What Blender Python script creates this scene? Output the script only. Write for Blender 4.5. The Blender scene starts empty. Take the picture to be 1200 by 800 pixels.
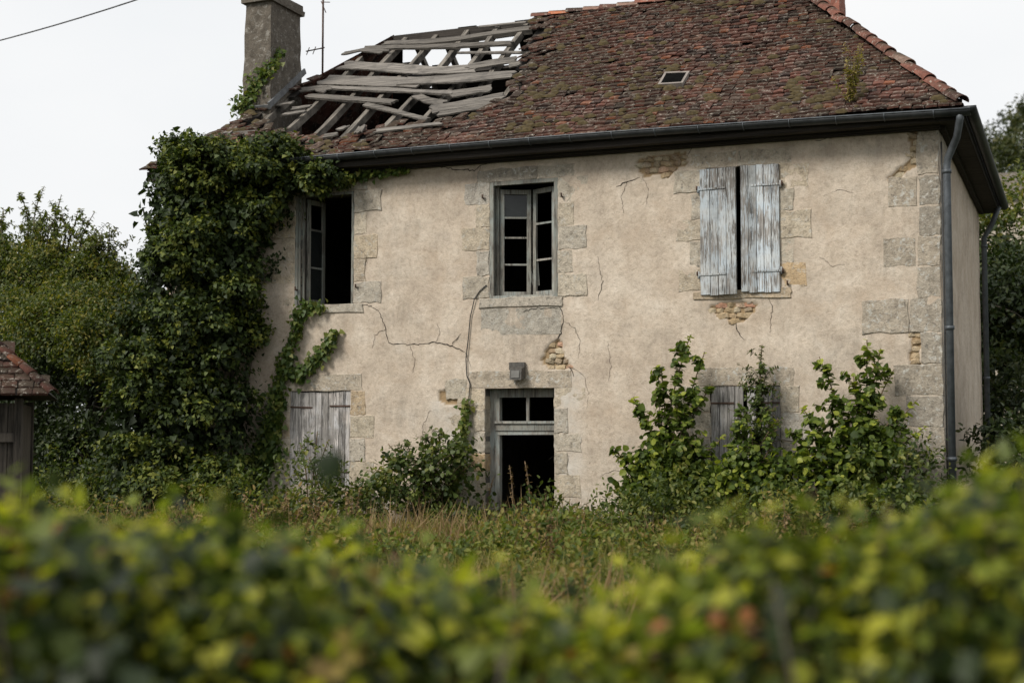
import bpy, bmesh, math, random
import numpy as np
from mathutils import Vector, Matrix
random.seed(11)
RNG = np.random.default_rng(11)
R = math.radians
scene = bpy.context.scene
COL = scene.collection

# ------------------------------------------------------------------ camera
FPX = 1667.0
YAW, PITCH = R(21.75), R(3.475)
DIST = 20.8
CAM = np.array([DIST*math.sin(YAW), -DIST*math.cos(YAW), 1.6])
F0 = np.array([-math.sin(YAW), math.cos(YAW), 0.0]); RV = np.array([math.cos(YAW), math.sin(YAW), 0.0]); ZV = np.array([0, 0, 1.0])
FV = F0*math.cos(PITCH)+ZV*math.sin(PITCH); UV = -F0*math.sin(PITCH)+ZV*math.cos(PITCH)
cam_data = bpy.data.cameras.new('camera'); cam = bpy.data.objects.new('camera', cam_data); COL.objects.link(cam)
cam.location = CAM; cam.rotation_euler = (math.pi/2+PITCH, 0, YAW)
cam_data.sensor_width = 36.0; cam_data.lens = 36.0*FPX/1200.0
cam_data.clip_start = 0.05; cam_data.clip_end = 3000
cam_data.dof.use_dof = True; cam_data.dof.focus_distance = 20.6; cam_data.dof.aperture_fstop = 1.25
scene.camera = cam

# ------------------------------------------------------------------ overcast sky + soft sun
SUN_AZ, SUN_EL = R(-30), R(41)          # the brighter part of the overcast sky, in front of the facade
sun_dir = Vector((math.sin(SUN_AZ)*math.cos(SUN_EL), -math.cos(SUN_AZ)*math.cos(SUN_EL), math.sin(SUN_EL)))
world = bpy.data.worlds.new('World'); scene.world = world; world.use_nodes = True
wn = world.node_tree.nodes; wl = world.node_tree.links
bg = wn['Background']
sky = wn.new('ShaderNodeTexSky'); sky.sky_type = 'NISHITA'; sky.sun_disc = False
sky.sun_elevation = SUN_EL; sky.sun_rotation = math.atan2(sun_dir.x, sun_dir.y); sky.air_density = 1.0; sky.dust_density = 4.0
sk = wn.new('ShaderNodeMixRGB'); sk.blend_type = 'MULTIPLY'; sk.inputs[0].default_value = 1
sk.inputs[2].default_value = (0.06, 0.06, 0.06, 1); wl.new(sky.outputs[0], sk.inputs[1])
tc = wn.new('ShaderNodeTexCoord'); mp = wn.new('ShaderNodeMapping'); mp.inputs['Scale'].default_value = (1, 1, 2.2)
wl.new(tc.outputs['Generated'], mp.inputs['Vector'])
cn = wn.new('ShaderNodeTexNoise'); cn.inputs['Scale'].default_value = 2.2; cn.inputs['Detail'].default_value = 5
wl.new(mp.outputs[0], cn.inputs['Vector'])
cr = wn.new('ShaderNodeValToRGB'); cr.color_ramp.elements[0].position = 0.3; cr.color_ramp.elements[1].position = 0.7
cr.color_ramp.elements[0].color = (0.86, 0.88, 0.90, 1); cr.color_ramp.elements[1].color = (0.97, 0.97, 0.965, 1)
wl.new(cn.outputs[0], cr.inputs[0])
mx = wn.new('ShaderNodeMixRGB'); mx.inputs[0].default_value = 0.93
wl.new(sk.outputs[0], mx.inputs[1]); wl.new(cr.outputs[0], mx.inputs[2]); wl.new(mx.outputs[0], bg.inputs['Color'])
bg.inputs['Strength'].default_value = 0.785
sl = bpy.data.lights.new('sun', 'SUN'); sl.energy = 2.6; sl.angle = R(18); sl.color = (1.0, 0.95, 0.87)
sun = bpy.data.objects.new('sun', sl); COL.objects.link(sun)
sun.rotation_euler = sun_dir.to_track_quat('Z', 'Y').to_euler(); sun.location = sun_dir*60
scene.view_settings.view_transform = 'Standard'; scene.view_settings.look = 'None'
scene.view_settings.exposure = 0.45; scene.view_settings.gamma = 1
scene.render.engine = 'CYCLES'; scene.cycles.max_bounces = 6; scene.cycles.diffuse_bounces = 3
scene.cycles.transmission_bounces = 4; scene.cycles.transparent_max_bounces = 6; scene.cycles.glossy_bounces = 2
scene.cycles.use_denoising = True

# ------------------------------------------------------------------ helpers
def ray(px, py): return FV+RV*(px-600)/FPX+UV*(400-py)/FPX
def at(px, py, Y):
    """world point on the vertical plane y=Y that a picture position looks at (design aid, gives real distances)"""
    d = ray(px, py); return CAM+d*((Y-CAM[1])/d[1])
EAVE_Z, EAVE_Y, RIDGE_Y, RIDGE_Z = 5.77, -0.35, 4.0, 8.92
KR = (RIDGE_Z-EAVE_Z)/(RIDGE_Y-EAVE_Y)
TH = math.atan(KR); SLEN = (RIDGE_Y-EAVE_Y)/math.cos(TH)
EXL, EXR, RXL, RXR = -6.25, 6.4, -3.95, 3.45
def fr(px, py):
    """picture position -> (x, s) on the front roof slope"""
    d = ray(px, py); t = (EAVE_Z+(CAM[1]-EAVE_Y)*KR-CAM[2])/(d[2]-KR*d[1]); p = CAM+d*t
    return (p[0], (p[1]-EAVE_Y)/math.cos(TH))
def sag(x, s):
    b = math.sin(min(max(s/SLEN, 0), 1)*math.pi)
    return -0.05*b+0.035*math.sin(x*1.1+0.6)*b+0.02*math.sin(x*2.7+s*1.3)
def rp(x, s, n=0.0):
    n += sag(x, s)
    return Vector((x, EAVE_Y+s*math.cos(TH)-n*math.sin(TH), EAVE_Z+s*math.sin(TH)+n*math.cos(TH)))

def _h(ix, iy, seed):
    v = np.sin(ix*127.1+iy*311.7+seed*74.7)*43758.5453
    return v-np.floor(v)
def vnoise(x, y, seed=0):
    ix, iy = np.floor(x), np.floor(y); fx, fy = x-ix, y-iy
    fx = fx*fx*(3-2*fx); fy = fy*fy*(3-2*fy)
    a, b = _h(ix, iy, seed), _h(ix+1, iy, seed); c, d = _h(ix, iy+1, seed), _h(ix+1, iy+1, seed)
    return a+(b-a)*fx+(c-a)*fy+(a-b-c+d)*fx*fy
def fbm(x, y, seed=0, o=4):
    s = 0; a = 0.5
    for i in range(o): s = s+a*vnoise(x, y, seed+i*13); x = x*2.03; y = y*2.03; a *= 0.5
    return s
def pip(x, y, poly):
    x = np.asarray(x, float); y = np.asarray(y, float); ins = np.zeros(x.shape, bool); n = len(poly)
    for i in range(n):
        x1, y1 = poly[i]; x2, y2 = poly[(i+1) % n]
        c = (y1 > y) != (y2 > y)
        ins ^= c & (x < (x2-x1)*(y-y1)/((y2-y1) if y2 != y1 else 1e-9)+x1)
    return ins

def tag(o, label, cat, group=None, kind=None):
    if label: o['label'] = label
    if cat: o['category'] = cat
    if group: o['group'] = group
    if kind: o['kind'] = kind
    return o
def empty(name, loc, parent=None):
    o = bpy.data.objects.new(name, None); COL.objects.link(o); o.location = loc
    if parent: o.parent = parent
    return o
def link(name, me, mat, parent=None):
    o = bpy.data.objects.new(name, me); COL.objects.link(o)
    if mat and not me.materials: me.materials.append(mat)
    if parent:
        o.parent = parent
        if parent.type == 'EMPTY': o.matrix_parent_inverse = Matrix.Translation(-Vector(parent.location))
    return o
class MB:
    def __init__(s): s.v = []; s.f = []; s.sm = []
    def add(s, vs, fs, smooth=False):
        b = len(s.v); s.v += [tuple(v) for v in vs]; s.f += [tuple(b+i for i in f) for f in fs]; s.sm += [smooth]*len(fs); return s
    def box(s, c, d, M=None, jit=0.0, taper=0.0):
        vs = []
        for dx, dy, dz in ((-1,-1,-1),(1,-1,-1),(1,1,-1),(-1,1,-1),(-1,-1,1),(1,-1,1),(1,1,1),(-1,1,1)):
            p = Vector((dx*d[0]/2, dy*d[1]/2, dz*d[2]/2))
            if jit: p += Vector([random.uniform(-jit, jit) for _ in range(3)])
            if M: p = M @ p
            vs.append(p+Vector(c))
        return s.add(vs, [(0,3,2,1),(4,5,6,7),(0,1,5,4),(1,2,6,5),(2,3,7,6),(3,0,4,7)])
    def bb(s, x0, x1, y0, y1, z0, z1): return s.box(((x0+x1)/2,(y0+y1)/2,(z0+z1)/2),(x1-x0,y1-y0,z1-z0))
    def beam(s, pts, w, h, up=(0,0,1), jit=0.0):
        """rectangular section swept along points, with section jitter so that it reads as rough timber"""
        pts = [Vector(p) for p in pts]; up = Vector(up); b = len(s.v); n = len(pts)
        for i, p in enumerate(pts):
            t = (pts[min(i+1, n-1)]-pts[max(i-1, 0)]).normalized(); sd = t.cross(up).normalized(); u = sd.cross(t)
            for a, c in ((-1,-1),(1,-1),(1,1),(-1,1)):
                q = p+sd*a*w/2+u*c*h/2
                if jit: q += Vector([random.uniform(-jit, jit) for _ in range(3)])
                s.v.append(tuple(q))
        for i in range(n-1):
            o = b+i*4
            for k in range(4): s.f.append((o+k, o+(k+1) % 4, o+4+(k+1) % 4, o+4+k)); s.sm.append(False)
        s.f += [(b+3,b+2,b+1,b), (b+(n-1)*4, b+(n-1)*4+1, b+(n-1)*4+2, b+(n-1)*4+3)]; s.sm += [False]*2
        return s
    def tube(s, pts, rad, k=8, cap=True):
        pts = [Vector(p) for p in pts]; n = len(pts); b = len(s.v)
        rad = rad if hasattr(rad, '__len__') else [rad]*n
        ref = Vector((0.31, 0.77, 0.55))
        for i, p in enumerate(pts):
            t = (pts[min(i+1, n-1)]-pts[max(i-1, 0)])
            t = t.normalized() if t.length > 1e-9 else Vector((0,0,1))
            a = t.cross(ref).normalized(); c = t.cross(a)
            for j in range(k):
                g = 2*math.pi*j/k; s.v.append(tuple(p+(a*math.cos(g)+c*math.sin(g))*rad[i]))
        for i in range(n-1):
            for j in range(k): s.f.append((b+i*k+j, b+i*k+(j+1) % k, b+(i+1)*k+(j+1) % k, b+(i+1)*k+j)); s.sm.append(True)
        if cap: s.f += [tuple(b+j for j in range(k))[::-1], tuple(b+(n-1)*k+j for j in range(k))]; s.sm += [False]*2
        return s
    def mesh(s, name):
        me = bpy.data.meshes.new(name); me.from_pydata(s.v, [], s.f); me.polygons.foreach_set('use_smooth', s.sm)
        bm = bmesh.new(); bm.from_mesh(me); bmesh.ops.recalc_face_normals(bm, faces=bm.faces); bm.to_mesh(me); bm.free()
        return me
    def build(s, name, mat, parent=None): return link(name, s.mesh(name), mat, parent)

# ------------------------------------------------------------------ materials
def newmat(name):
    m = bpy.data.materials.new(name); m.use_nodes = True; nt = m.node_tree
    return m, nt.nodes, nt.links, nt.nodes['Principled BSDF']
def ramp(n, els, inter='LINEAR'):
    r = n.new('ShaderNodeValToRGB'); c = r.color_ramp; c.interpolation = inter
    while len(c.elements) < len(els): c.elements.new(0.5)
    for e, (p, col) in zip(c.elements, els): e.position = p; e.color = (*col, 1)
    return r
def noise(n, l, vec, scale, detail=4, rough=0.55, dist=0.0):
    t = n.new('ShaderNodeTexNoise'); t.inputs['Scale'].default_value = scale; t.inputs['Detail'].default_value = detail
    t.inputs['Roughness'].default_value = rough; t.inputs['Distortion'].default_value = dist
    if vec is not None: l.new(vec, t.inputs['Vector'])
    return t.outputs[0]
def mixc(n, l, fac, a, b, mode='MIX'):
    m = n.new('ShaderNodeMixRGB'); m.blend_type = mode
    for i, v in ((0, fac), (1, a), (2, b)):
        if hasattr(v, 'is_linked') or hasattr(v, 'links'): l.new(v, m.inputs[i])
        elif i == 0: m.inputs[0].default_value = v
        else: m.inputs[i].default_value = (*v, 1)
    return m.outputs[0]
def step(n, l, v, a, b):
    m = n.new('ShaderNodeMapRange'); m.inputs['From Min'].default_value = a; m.inputs['From Max'].default_value = b; l.new(v, m.inputs['Value'])
    return m.outputs[0]
def mth(n, l, op, a, b=0.0):
    m = n.new('ShaderNodeMath'); m.operation = op
    for i, v in ((0, a), (1, b)):
        if isinstance(v, (int, float)): m.inputs[i].default_value = v
        else: l.new(v, m.inputs[i])
    return m.outputs[0]
def bump(n, l, b, h, st, dist=0.02):
    u = n.new('ShaderNodeBump'); u.inputs['Strength'].default_value = st; u.inputs['Distance'].default_value = dist
    l.new(h, u.inputs['Height']); l.new(u.outputs[0], b.inputs['Normal'])
def wpos(n, l, scale=(1,1,1)):
    g = n.new('ShaderNodeNewGeometry'); m = n.new('ShaderNodeMapping'); m.inputs['Scale'].default_value = scale
    l.new(g.outputs['Position'], m.inputs['Vector']); return m.outputs[0]
def attr(n, name):
    a = n.new('ShaderNodeAttribute'); a.attribute_name = name; return a.outputs['Fac']
def objrand(n, l):
    """0..1 for each object, and for each loose piece of a joined mesh"""
    o = n.new('ShaderNodeObjectInfo'); g = n.new('ShaderNodeNewGeometry')
    return mth(n, l, 'FRACT', mth(n, l, 'ADD', o.outputs['Random'], g.outputs['Random Per Island']))

def m_plaster():
    m, n, l, b = newmat('plaster'); p = wpos(n, l)
    big = noise(n, l, p, 0.75, 6, 0.68, 0.6); mid = noise(n, l, p, 2.6, 6, 0.65); fine = noise(n, l, p, 16, 5, 0.7); grit = noise(n, l, p, 90, 3, 0.6)
    c = ramp(n, [(0.30, (0.37, 0.295, 0.228)), (0.5, (0.50, 0.422, 0.338)), (0.68, (0.60, 0.53, 0.445))]); l.new(big, c.inputs[0])
    c2 = ramp(n, [(0.30, (0.30, 0.254, 0.208)), (0.5, (0.50, 0.425, 0.342)), (0.7, (0.64, 0.575, 0.49))]); l.new(mid, c2.inputs[0])
    col = mixc(n, l, 0.5, c.outputs[0], c2.outputs[0])
    f = ramp(n, [(0.34, (0.48, 0.46, 0.43)), (0.5, (1, 1, 1)), (0.68, (1.25, 1.25, 1.25))]); l.new(fine, f.inputs[0])
    col = mixc(n, l, 0.38, col, f.outputs[0], 'MULTIPLY')
    g = ramp(n, [(0.36, (0.62, 0.6, 0.58)), (0.55, (1.08, 1.08, 1.08))]); l.new(grit, g.inputs[0]); col = mixc(n, l, 0.35, col, g.outputs[0], 'MULTIPLY')
    wm = step(n, l, noise(n, l, p, 1.6, 5, 0.7, 0.8), 0.5, 0.68); col = mixc(n, l, mth(n, l, 'MULTIPLY', wm, 0.4), col, (0.395, 0.305, 0.222))
    st = mth(n, l, 'MULTIPLY', attr(n, 'stain'), step(n, l, noise(n, l, wpos(n, l, (7, 7, 1.6)), 1.0, 6, 0.75), 0.36, 0.7))
    col = mixc(n, l, st, col, (0.16, 0.145, 0.122))
    pl = mth(n, l, 'MULTIPLY', attr(n, 'pale'), step(n, l, mid, 0.38, 0.58)); col = mixc(n, l, pl, col, (0.50, 0.475, 0.43))
    col = mixc(n, l, attr(n, 'loss'), col, (0.30, 0.215, 0.125))
    pits = step(n, l, noise(n, l, p, 34, 2, 0.5), 0.72, 0.76); col = mixc(n, l, mth(n, l, 'MULTIPLY', pits, 0.6), col, (0.11, 0.09, 0.07))
    l.new(col, b.inputs['Base Color']); b.inputs['Roughness'].default_value = 0.95; b.inputs['Specular IOR Level'].default_value = 0.15
    h = mth(n, l, 'ADD', mth(n, l, 'MULTIPLY', mid, 1.5), mth(n, l, 'ADD', fine, mth(n, l, 'MULTIPLY', grit, 0.5)))
    bump(n, l, b, h, 0.6, 0.02); return m
def m_stone(name, cols, lich=0.5):
    m, n, l, b = newmat(name); p = wpos(n, l); r = objrand(n, l)
    c = ramp(n, [(i/(len(cols)-1), x) for i, x in enumerate(cols)]); l.new(r, c.inputs[0])
    mid = noise(n, l, p, 7, 6, 0.68); fine = noise(n, l, p, 42, 4, 0.7)
    f = ramp(n, [(0.3, (0.5, 0.49, 0.47)), (0.52, (1, 1, 1)), (0.72, (1.25, 1.24, 1.22))]); l.new(mid, f.inputs[0])
    col = mixc(n, l, 0.8, c.outputs[0], f.outputs[0], 'MULTIPLY')
    g = ramp(n, [(0.32, (0.6, 0.6, 0.6)), (0.6, (1.12, 1.12, 1.12))]); l.new(fine, g.inputs[0]); col = mixc(n, l, 0.6, col, g.outputs[0], 'MULTIPLY')
    li = mth(n, l, 'MULTIPLY', step(n, l, noise(n, l, p, 11, 5, 0.72, 0.6), 0.55, 0.62), lich); col = mixc(n, l, li, col, (0.47, 0.46, 0.42))
    dk = mth(n, l, 'MULTIPLY', step(n, l, noise(n, l, p, 18, 4, 0.7), 0.58, 0.66), 0.6); col = mixc(n, l, dk, col, (0.10, 0.095, 0.085))
    l.new(col, b.inputs['Base Color']); b.inputs['Roughness'].default_value = 0.92; b.inputs['Specular IOR Level'].default_value = 0.2
    bump(n, l, b, mth(n, l, 'ADD', mid, mth(n, l, 'MULTIPLY', fine, 0.5)), 0.95, 0.03); return m
def m_wood(name, base, paint=None, cover=0.5, axis='z', dark=0.5):
    m, n, l, b = newmat(name)
    sc = {'z': (26, 26, 1.6), 'x': (0.8, 38, 38), 'y': (26, 1.6, 26), 's': (26, 2.2, 3)}[axis]
    p = wpos(n, l, sc); r = objrand(n, l)
    g = noise(n, l, p, 1.0, 6, 0.7, 0.3); fine = noise(n, l, p, 3.2, 4, 0.7)
    c = ramp(n, [(0.33, tuple(x*0.13 for x in base)), (0.46, tuple(x*0.72 for x in base)), (0.60, tuple(x*1.35 for x in base))]); l.new(g, c.inputs[0]); col = c.outputs[0]
    if paint:
        big = noise(n, l, wpos(n, l), 2.3, 3); pk = mth(n, l, 'ADD', mth(n, l, 'MULTIPLY', fine, 0.7), mth(n, l, 'MULTIPLY', big, 0.45))
        k = step(n, l, pk, 0.72-0.32*cover, 0.78-0.32*cover)
        pc = mixc(n, l, step(n, l, noise(n, l, wpos(n, l), 3.5, 3), 0.4, 0.65), paint, tuple(min(1, x*y) for x, y in zip(paint, (1.12, 1.02, 0.93))))
        col = mixc(n, l, k, col, pc)
    rr = ramp(n, [(0, (0.6, 0.59, 0.57)), (1, (1.2, 1.2, 1.2))]); l.new(r, rr.inputs[0]); col = mixc(n, l, 0.8, col, rr.outputs[0], 'MULTIPLY')
    d = mth(n, l, 'MULTIPLY', step(n, l, noise(n, l, wpos(n, l), 1.7, 5, 0.7), 0.52, 0.68), dark); col = mixc(n, l, d, col, tuple(x*0.3 for x in base))
    l.new(col, b.inputs['Base Color']); b.inputs['Roughness'].default_value = 0.85; b.inputs['Specular IOR Level'].default_value = 0.25
    bump(n, l, b, mth(n, l, 'ADD', g, mth(n, l, 'MULTIPLY', fine, 0.6)), 0.6, 0.01); return m
def m_tile(name='roof_tile', bright=1.0):
    m, n, l, b = newmat(name); p = wpos(n, l); r = objrand(n, l)
    k = bright
    c = ramp(n, [(0.0, (0.032*k, 0.020*k, 0.017*k)), (0.25, (0.072*k, 0.036*k, 0.027*k)), (0.5, (0.115*k, 0.050*k, 0.037*k)), (0.75, (0.165*k, 0.068*k, 0.048*k)), (0.93, (0.14*k, 0.10*k, 0.08*k)), (0.985, (0.28*k, 0.105*k, 0.055*k))]); l.new(r, c.inputs[0])
    mid = noise(n, l, p, 9, 5, 0.7); fine = noise(n, l, p, 40, 4, 0.7)
    f = ramp(n, [(0.3, (0.4, 0.4, 0.4)), (0.55, (1, 1, 1)), (0.75, (1.3, 1.25, 1.2))]); l.new(mid, f.inputs[0]); col = mixc(n, l, 0.8, c.outputs[0], f.outputs[0], 'MULTIPLY')
    big = noise(n, l, p, 0.7, 4, 0.6)
    mo = step(n, l, mth(n, l, 'ADD', mth(n, l, 'MULTIPLY', big, 0.55), mth(n, l, 'MULTIPLY', mid, 0.45)), 0.42, 0.52)
    gn = n.new('ShaderNodeNewGeometry'); sx = n.new('ShaderNodeSeparateXYZ'); l.new(gn.outputs['Normal'], sx.inputs[0])
    mo = mth(n, l, 'MULTIPLY', mo, step(n, l, sx.outputs[2], 0.35, 0.75))   # moss settles on the upward faces; edges left paler in colour to look lit
    col = mixc(n, l, mth(n, l, 'MULTIPLY', mo, 0.85), col, mixc(n, l, fine, (0.014, 0.011, 0.008), (0.045, 0.033, 0.017)))
    li = mth(n, l, 'MULTIPLY', step(n, l, noise(n, l, p, 15, 5, 0.75, 0.4), 0.57, 0.63), 0.75); col = mixc(n, l, li, col, (0.36, 0.33, 0.28))
    l.new(col, b.inputs['Base Color']); b.inputs['Roughness'].default_value = 0.9; b.inputs['Specular IOR Level'].default_value = 0.25
    bump(n, l, b, mth(n, l, 'ADD', mid, fine), 0.7, 0.012); return m
def m_plain(name, col, rough=0.6, metal=0.0, var=0.35, scale=9.0, spec=0.4):
    m, n, l, b = newmat(name); p = wpos(n, l); t = noise(n, l, p, scale, 5, 0.65)
    r = ramp(n, [(0.3, tuple(x*(1-var) for x in col)), (0.7, tuple(min(1, x*(1+var)) for x in col))]); l.new(t, r.inputs[0])
    l.new(r.outputs[0], b.inputs['Base Color']); b.inputs['Roughness'].default_value = rough; b.inputs['Metallic'].default_value = metal
    b.inputs['Specular IOR Level'].default_value = spec; bump(n, l, b, t, 0.3, 0.01); return m
def m_leaf(name, cols, trans=0.35, rough=0.5):
    m, n, l, b = newmat(name); a = attr(n, 'lc')
    c = ramp(n, [(i/(len(cols)-1), x) for i, x in enumerate(cols)]); l.new(a, c.inputs[0])
    p = wpos(n, l); t = noise(n, l, p, 30, 2); v = ramp(n, [(0.3, (0.8, 0.8, 0.8)), (0.7, (1.15, 1.15, 1.15))]); l.new(t, v.inputs[0])
    col = mixc(n, l, 0.8, c.outputs[0], v.outputs[0], 'MULTIPLY')
    l.new(col, b.inputs['Base Color']); b.inputs['Roughness'].default_value = rough; b.inputs['Specular IOR Level'].default_value = 0.3
    tr = n.new('ShaderNodeBsdfTranslucent'); tc_ = mixc(n, l, 1.0, col, (1.5, 1.6, 0.7), 'MULTIPLY'); l.new(tc_, tr.inputs['Color'])
    mx_ = n.new('ShaderNodeMixShader'); mx_.inputs[0].default_value = trans; l.new(b.outputs[0], mx_.inputs[1]); l.new(tr.outputs[0], mx_.inputs[2])
    l.new(mx_.outputs[0], n['Material Output'].inputs['Surface']); return m
def m_glass():
    m, n, l, b = newmat('old_glass'); b.inputs['Base Color'].default_value = (0.03, 0.035, 0.035, 1); b.inputs['Roughness'].default_value = 0.12
    b.inputs['Alpha'].default_value = 0.45; bump(n, l, b, noise(n, l, wpos(n, l), 3, 2), 0.1, 0.01); return m

M = {}
M['plaster'] = m_plaster()
M['stone'] = m_stone('dressed_stone', [(0.36, 0.325, 0.27), (0.47, 0.39, 0.285), (0.39, 0.35, 0.29), (0.50, 0.42, 0.31), (0.37, 0.34, 0.295), (0.53, 0.46, 0.36), (0.40, 0.36, 0.30), (0.44, 0.38, 0.29), (0.36, 0.33, 0.28), (0.47, 0.34, 0.20)])
M['quoin'] = m_stone('quoin_stone', [(0.29, 0.26, 0.215), (0.41, 0.35, 0.275), (0.33, 0.295, 0.245), (0.46, 0.39, 0.30)], 0.85)
M['rubble'] = m_stone('rubble_stone', [(0.33, 0.24, 0.14), (0.42, 0.33, 0.21), (0.28, 0.20, 0.13), (0.45, 0.39, 0.28), (0.38, 0.28, 0.17), (0.47, 0.40, 0.29), (0.40, 0.19, 0.12)], 0.2)
M['chimney'] = m_stone('chimney_render', [(0.125, 0.108, 0.088), (0.125, 0.108, 0.088)], 0.3)
M['shutter'] = m_wood('weathered_shutter', (0.22, 0.205, 0.19), (0.44, 0.50, 0.55), 0.55)
M['old_shutter'] = m_wood('grey_shutter', (0.30, 0.285, 0.27), (0.47, 0.47, 0.48), 0.42)
M['frame'] = m_wood('window_frame_wood', (0.22, 0.205, 0.18), (0.25, 0.275, 0.262), 0.55, 'z', 0.6)
M['rafter'] = m_wood('rafter_wood', (0.175, 0.157, 0.135), None, 0, 's', 0.5)
M['plank'] = m_wood('roof_plank_wood', (0.165, 0.150, 0.133), None, 0, 'x', 0.8)
M['darkwood'] = m_wood('dark_wood', (0.040, 0.034, 0.029), None, 0, 'x')
M['shed_wood'] = m_wood('shed_wood', (0.070, 0.060, 0.050), None, 0, 'z')
M['tile'] = m_tile('roof_tile', 0.85); M['shed_tile'] = m_tile('shed_tile', 0.6); M['ridge'] = m_tile('ridge_tile_clay', 1.75)
M['iron'] = m_plain('rusty_iron', (0.075, 0.045, 0.032), 0.8, 0.2)
M['zinc'] = m_plain('aged_zinc', (0.085, 0.095, 0.105), 0.55, 0.4)
M['gutter'] = m_plain('dark_gutter', (0.035, 0.038, 0.040), 0.5, 0.4)
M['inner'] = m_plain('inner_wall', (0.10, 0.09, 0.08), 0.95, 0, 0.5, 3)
M['lead'] = m_plain('lead_flashing', (0.16, 0.165, 0.17), 0.6, 0.2)
M['crack'] = m_plain('crack_gap', (0.035, 0.029, 0.023), 1.0, 0, 0.3)
M['cable'] = m_plain('black_cable', (0.03, 0.03, 0.03), 0.6)
M['lamp'] = m_plain('lamp_housing', (0.065, 0.06, 0.053), 0.6, 0.1, 0.5, 30)
M['white'] = m_plain('chalky_white', (0.13, 0.127, 0.118), 0.8, 0, 0.2)
M['void'] = m_plain('skylight_painted_dark', (0.006, 0.006, 0.006), 0.9, 0, 0.3, 9, 0.0)  # near-black pane colour stands in for the unlit attic behind it
M['skyframe'] = m_plain('skylight_frame', (0.20, 0.175, 0.155), 0.8, 0, 0.3)
M['glass'] = m_glass()
M['bark'] = m_wood('bark', (0.10, 0.085, 0.065), None, 0, 'z')
M['twig'] = m_plain('twig', (0.12, 0.085, 0.05), 0.85)
M['moss'] = m_plain('moss', (0.058, 0.043, 0.018), 1.0, 0, 0.5, 20)
M['ivy'] = m_leaf('ivy_leaf', [(0.014, 0.025, 0.006), (0.032, 0.052, 0.010), (0.072, 0.098, 0.016), (0.155, 0.165, 0.026)], 0.2, 0.6)
M['vine'] = m_leaf('wall_vine_leaf', [(0.03, 0.055, 0.012), (0.06, 0.10, 0.02), (0.12, 0.15, 0.03), (0.2, 0.2, 0.05)], 0.3)
M['tree'] = m_leaf('tree_leaf', [(0.032, 0.048, 0.009), (0.062, 0.084, 0.015), (0.105, 0.122, 0.022), (0.19, 0.165, 0.032)], 0.35)
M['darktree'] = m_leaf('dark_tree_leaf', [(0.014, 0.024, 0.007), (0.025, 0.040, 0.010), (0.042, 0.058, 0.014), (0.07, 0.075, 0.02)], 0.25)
M['shrub'] = m_leaf('shrub_leaf', [(0.036, 0.060, 0.011), (0.075, 0.112, 0.018), (0.135, 0.175, 0.027), (0.30, 0.33, 0.05)], 0.4, 0.5)
M['bramble'] = m_leaf('bramble_leaf', [(0.028, 0.046, 0.010), (0.054, 0.080, 0.016), (0.098, 0.122, 0.026), (0.17, 0.17, 0.04)], 0.3)
M['grass'] = m_leaf('meadow_grass', [(0.075, 0.092, 0.020), (0.140, 0.145, 0.034), (0.24, 0.20, 0.065), (0.30, 0.22, 0.10)], 0.35, 0.7)
M['weed'] = m_leaf('meadow_weed_leaf', [(0.045, 0.068, 0.013), (0.090, 0.120, 0.022), (0.165, 0.180, 0.035), (0.25, 0.18, 0.07)], 0.35, 0.6)
M['dry'] = m_leaf('dry_stalk', [(0.13, 0.075, 0.04), (0.2, 0.13, 0.065), (0.27, 0.19, 0.10), (0.16, 0.09, 0.05)], 0.25, 0.8)
M['hedge'] = m_leaf('hedge_leaf', [(0.020, 0.030, 0.008), (0.060, 0.084, 0.014), (0.165, 0.200, 0.024), (0.36, 0.35, 0.035)], 0.45, 0.5)
M['hedge_red'] = m_leaf('hedge_turning_leaf', [(0.26, 0.09, 0.03), (0.12, 0.065, 0.03), (0.16, 0.10, 0.045), (0.26, 0.2, 0.05)], 0.4)
M['forest'] = m_leaf('hill_forest_leaf', [(0.022, 0.032, 0.010), (0.036, 0.048, 0.013), (0.055, 0.062, 0.017), (0.085, 0.078, 0.022)], 0.25)
def m_ground():
    m, n, l, b = newmat('ground_soil'); p = wpos(n, l); a = noise(n, l, p, 1.2, 6, 0.7)
    c = ramp(n, [(0.3, (0.030, 0.026, 0.014)), (0.5, (0.045, 0.052, 0.018)), (0.7, (0.085, 0.075, 0.030))]); l.new(a, c.inputs[0])
    l.new(c.outputs[0], b.inputs['Base Color']); b.inputs['Roughness'].default_value = 1.0; bump(n, l, b, noise(n, l, p, 25, 4), 0.8, 0.05); return m
M['ground'] = m_ground()

# ------------------------------------------------------------------ foliage engine
SHAPES = {
 'ovate': (np.array([(0,0,0),(.30,.27,.07),(.72,.2,.05),(1,0,-.06),(.72,-.2,.05),(.30,-.27,.07)]), np.array([(0,1,2,3),(0,3,4,5)])),
 'ivy': (np.array([(0,0,0),(-.06,.42,.04),(.42,.36,.05),(1,0,-.08),(.42,-.36,.05),(-.06,-.42,.04)]), np.array([(0,1,2,3),(0,3,4,5)])),
 'broad': (np.array([(0,0,0),(.08,.36,.06),(.45,.47,.07),(.8,.26,.03),(1,0,-.06),(.8,-.26,.03),(.45,-.47,.07),(.08,-.36,.06)]), np.array([(0,1,2,3),(0,3,4,4),(0,4,5,5),(0,5,6,7)])),
 'blade': (np.array([(0,.5,0),(0,-.5,0),(.55,.35,-.06),(.55,-.35,-.06),(1,0,-.28)]), np.array([(0,1,3,2),(2,3,4,4)])),
}
def unit(a): return a/np.maximum(np.linalg.norm(a, axis=1, keepdims=True), 1e-9)
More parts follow.
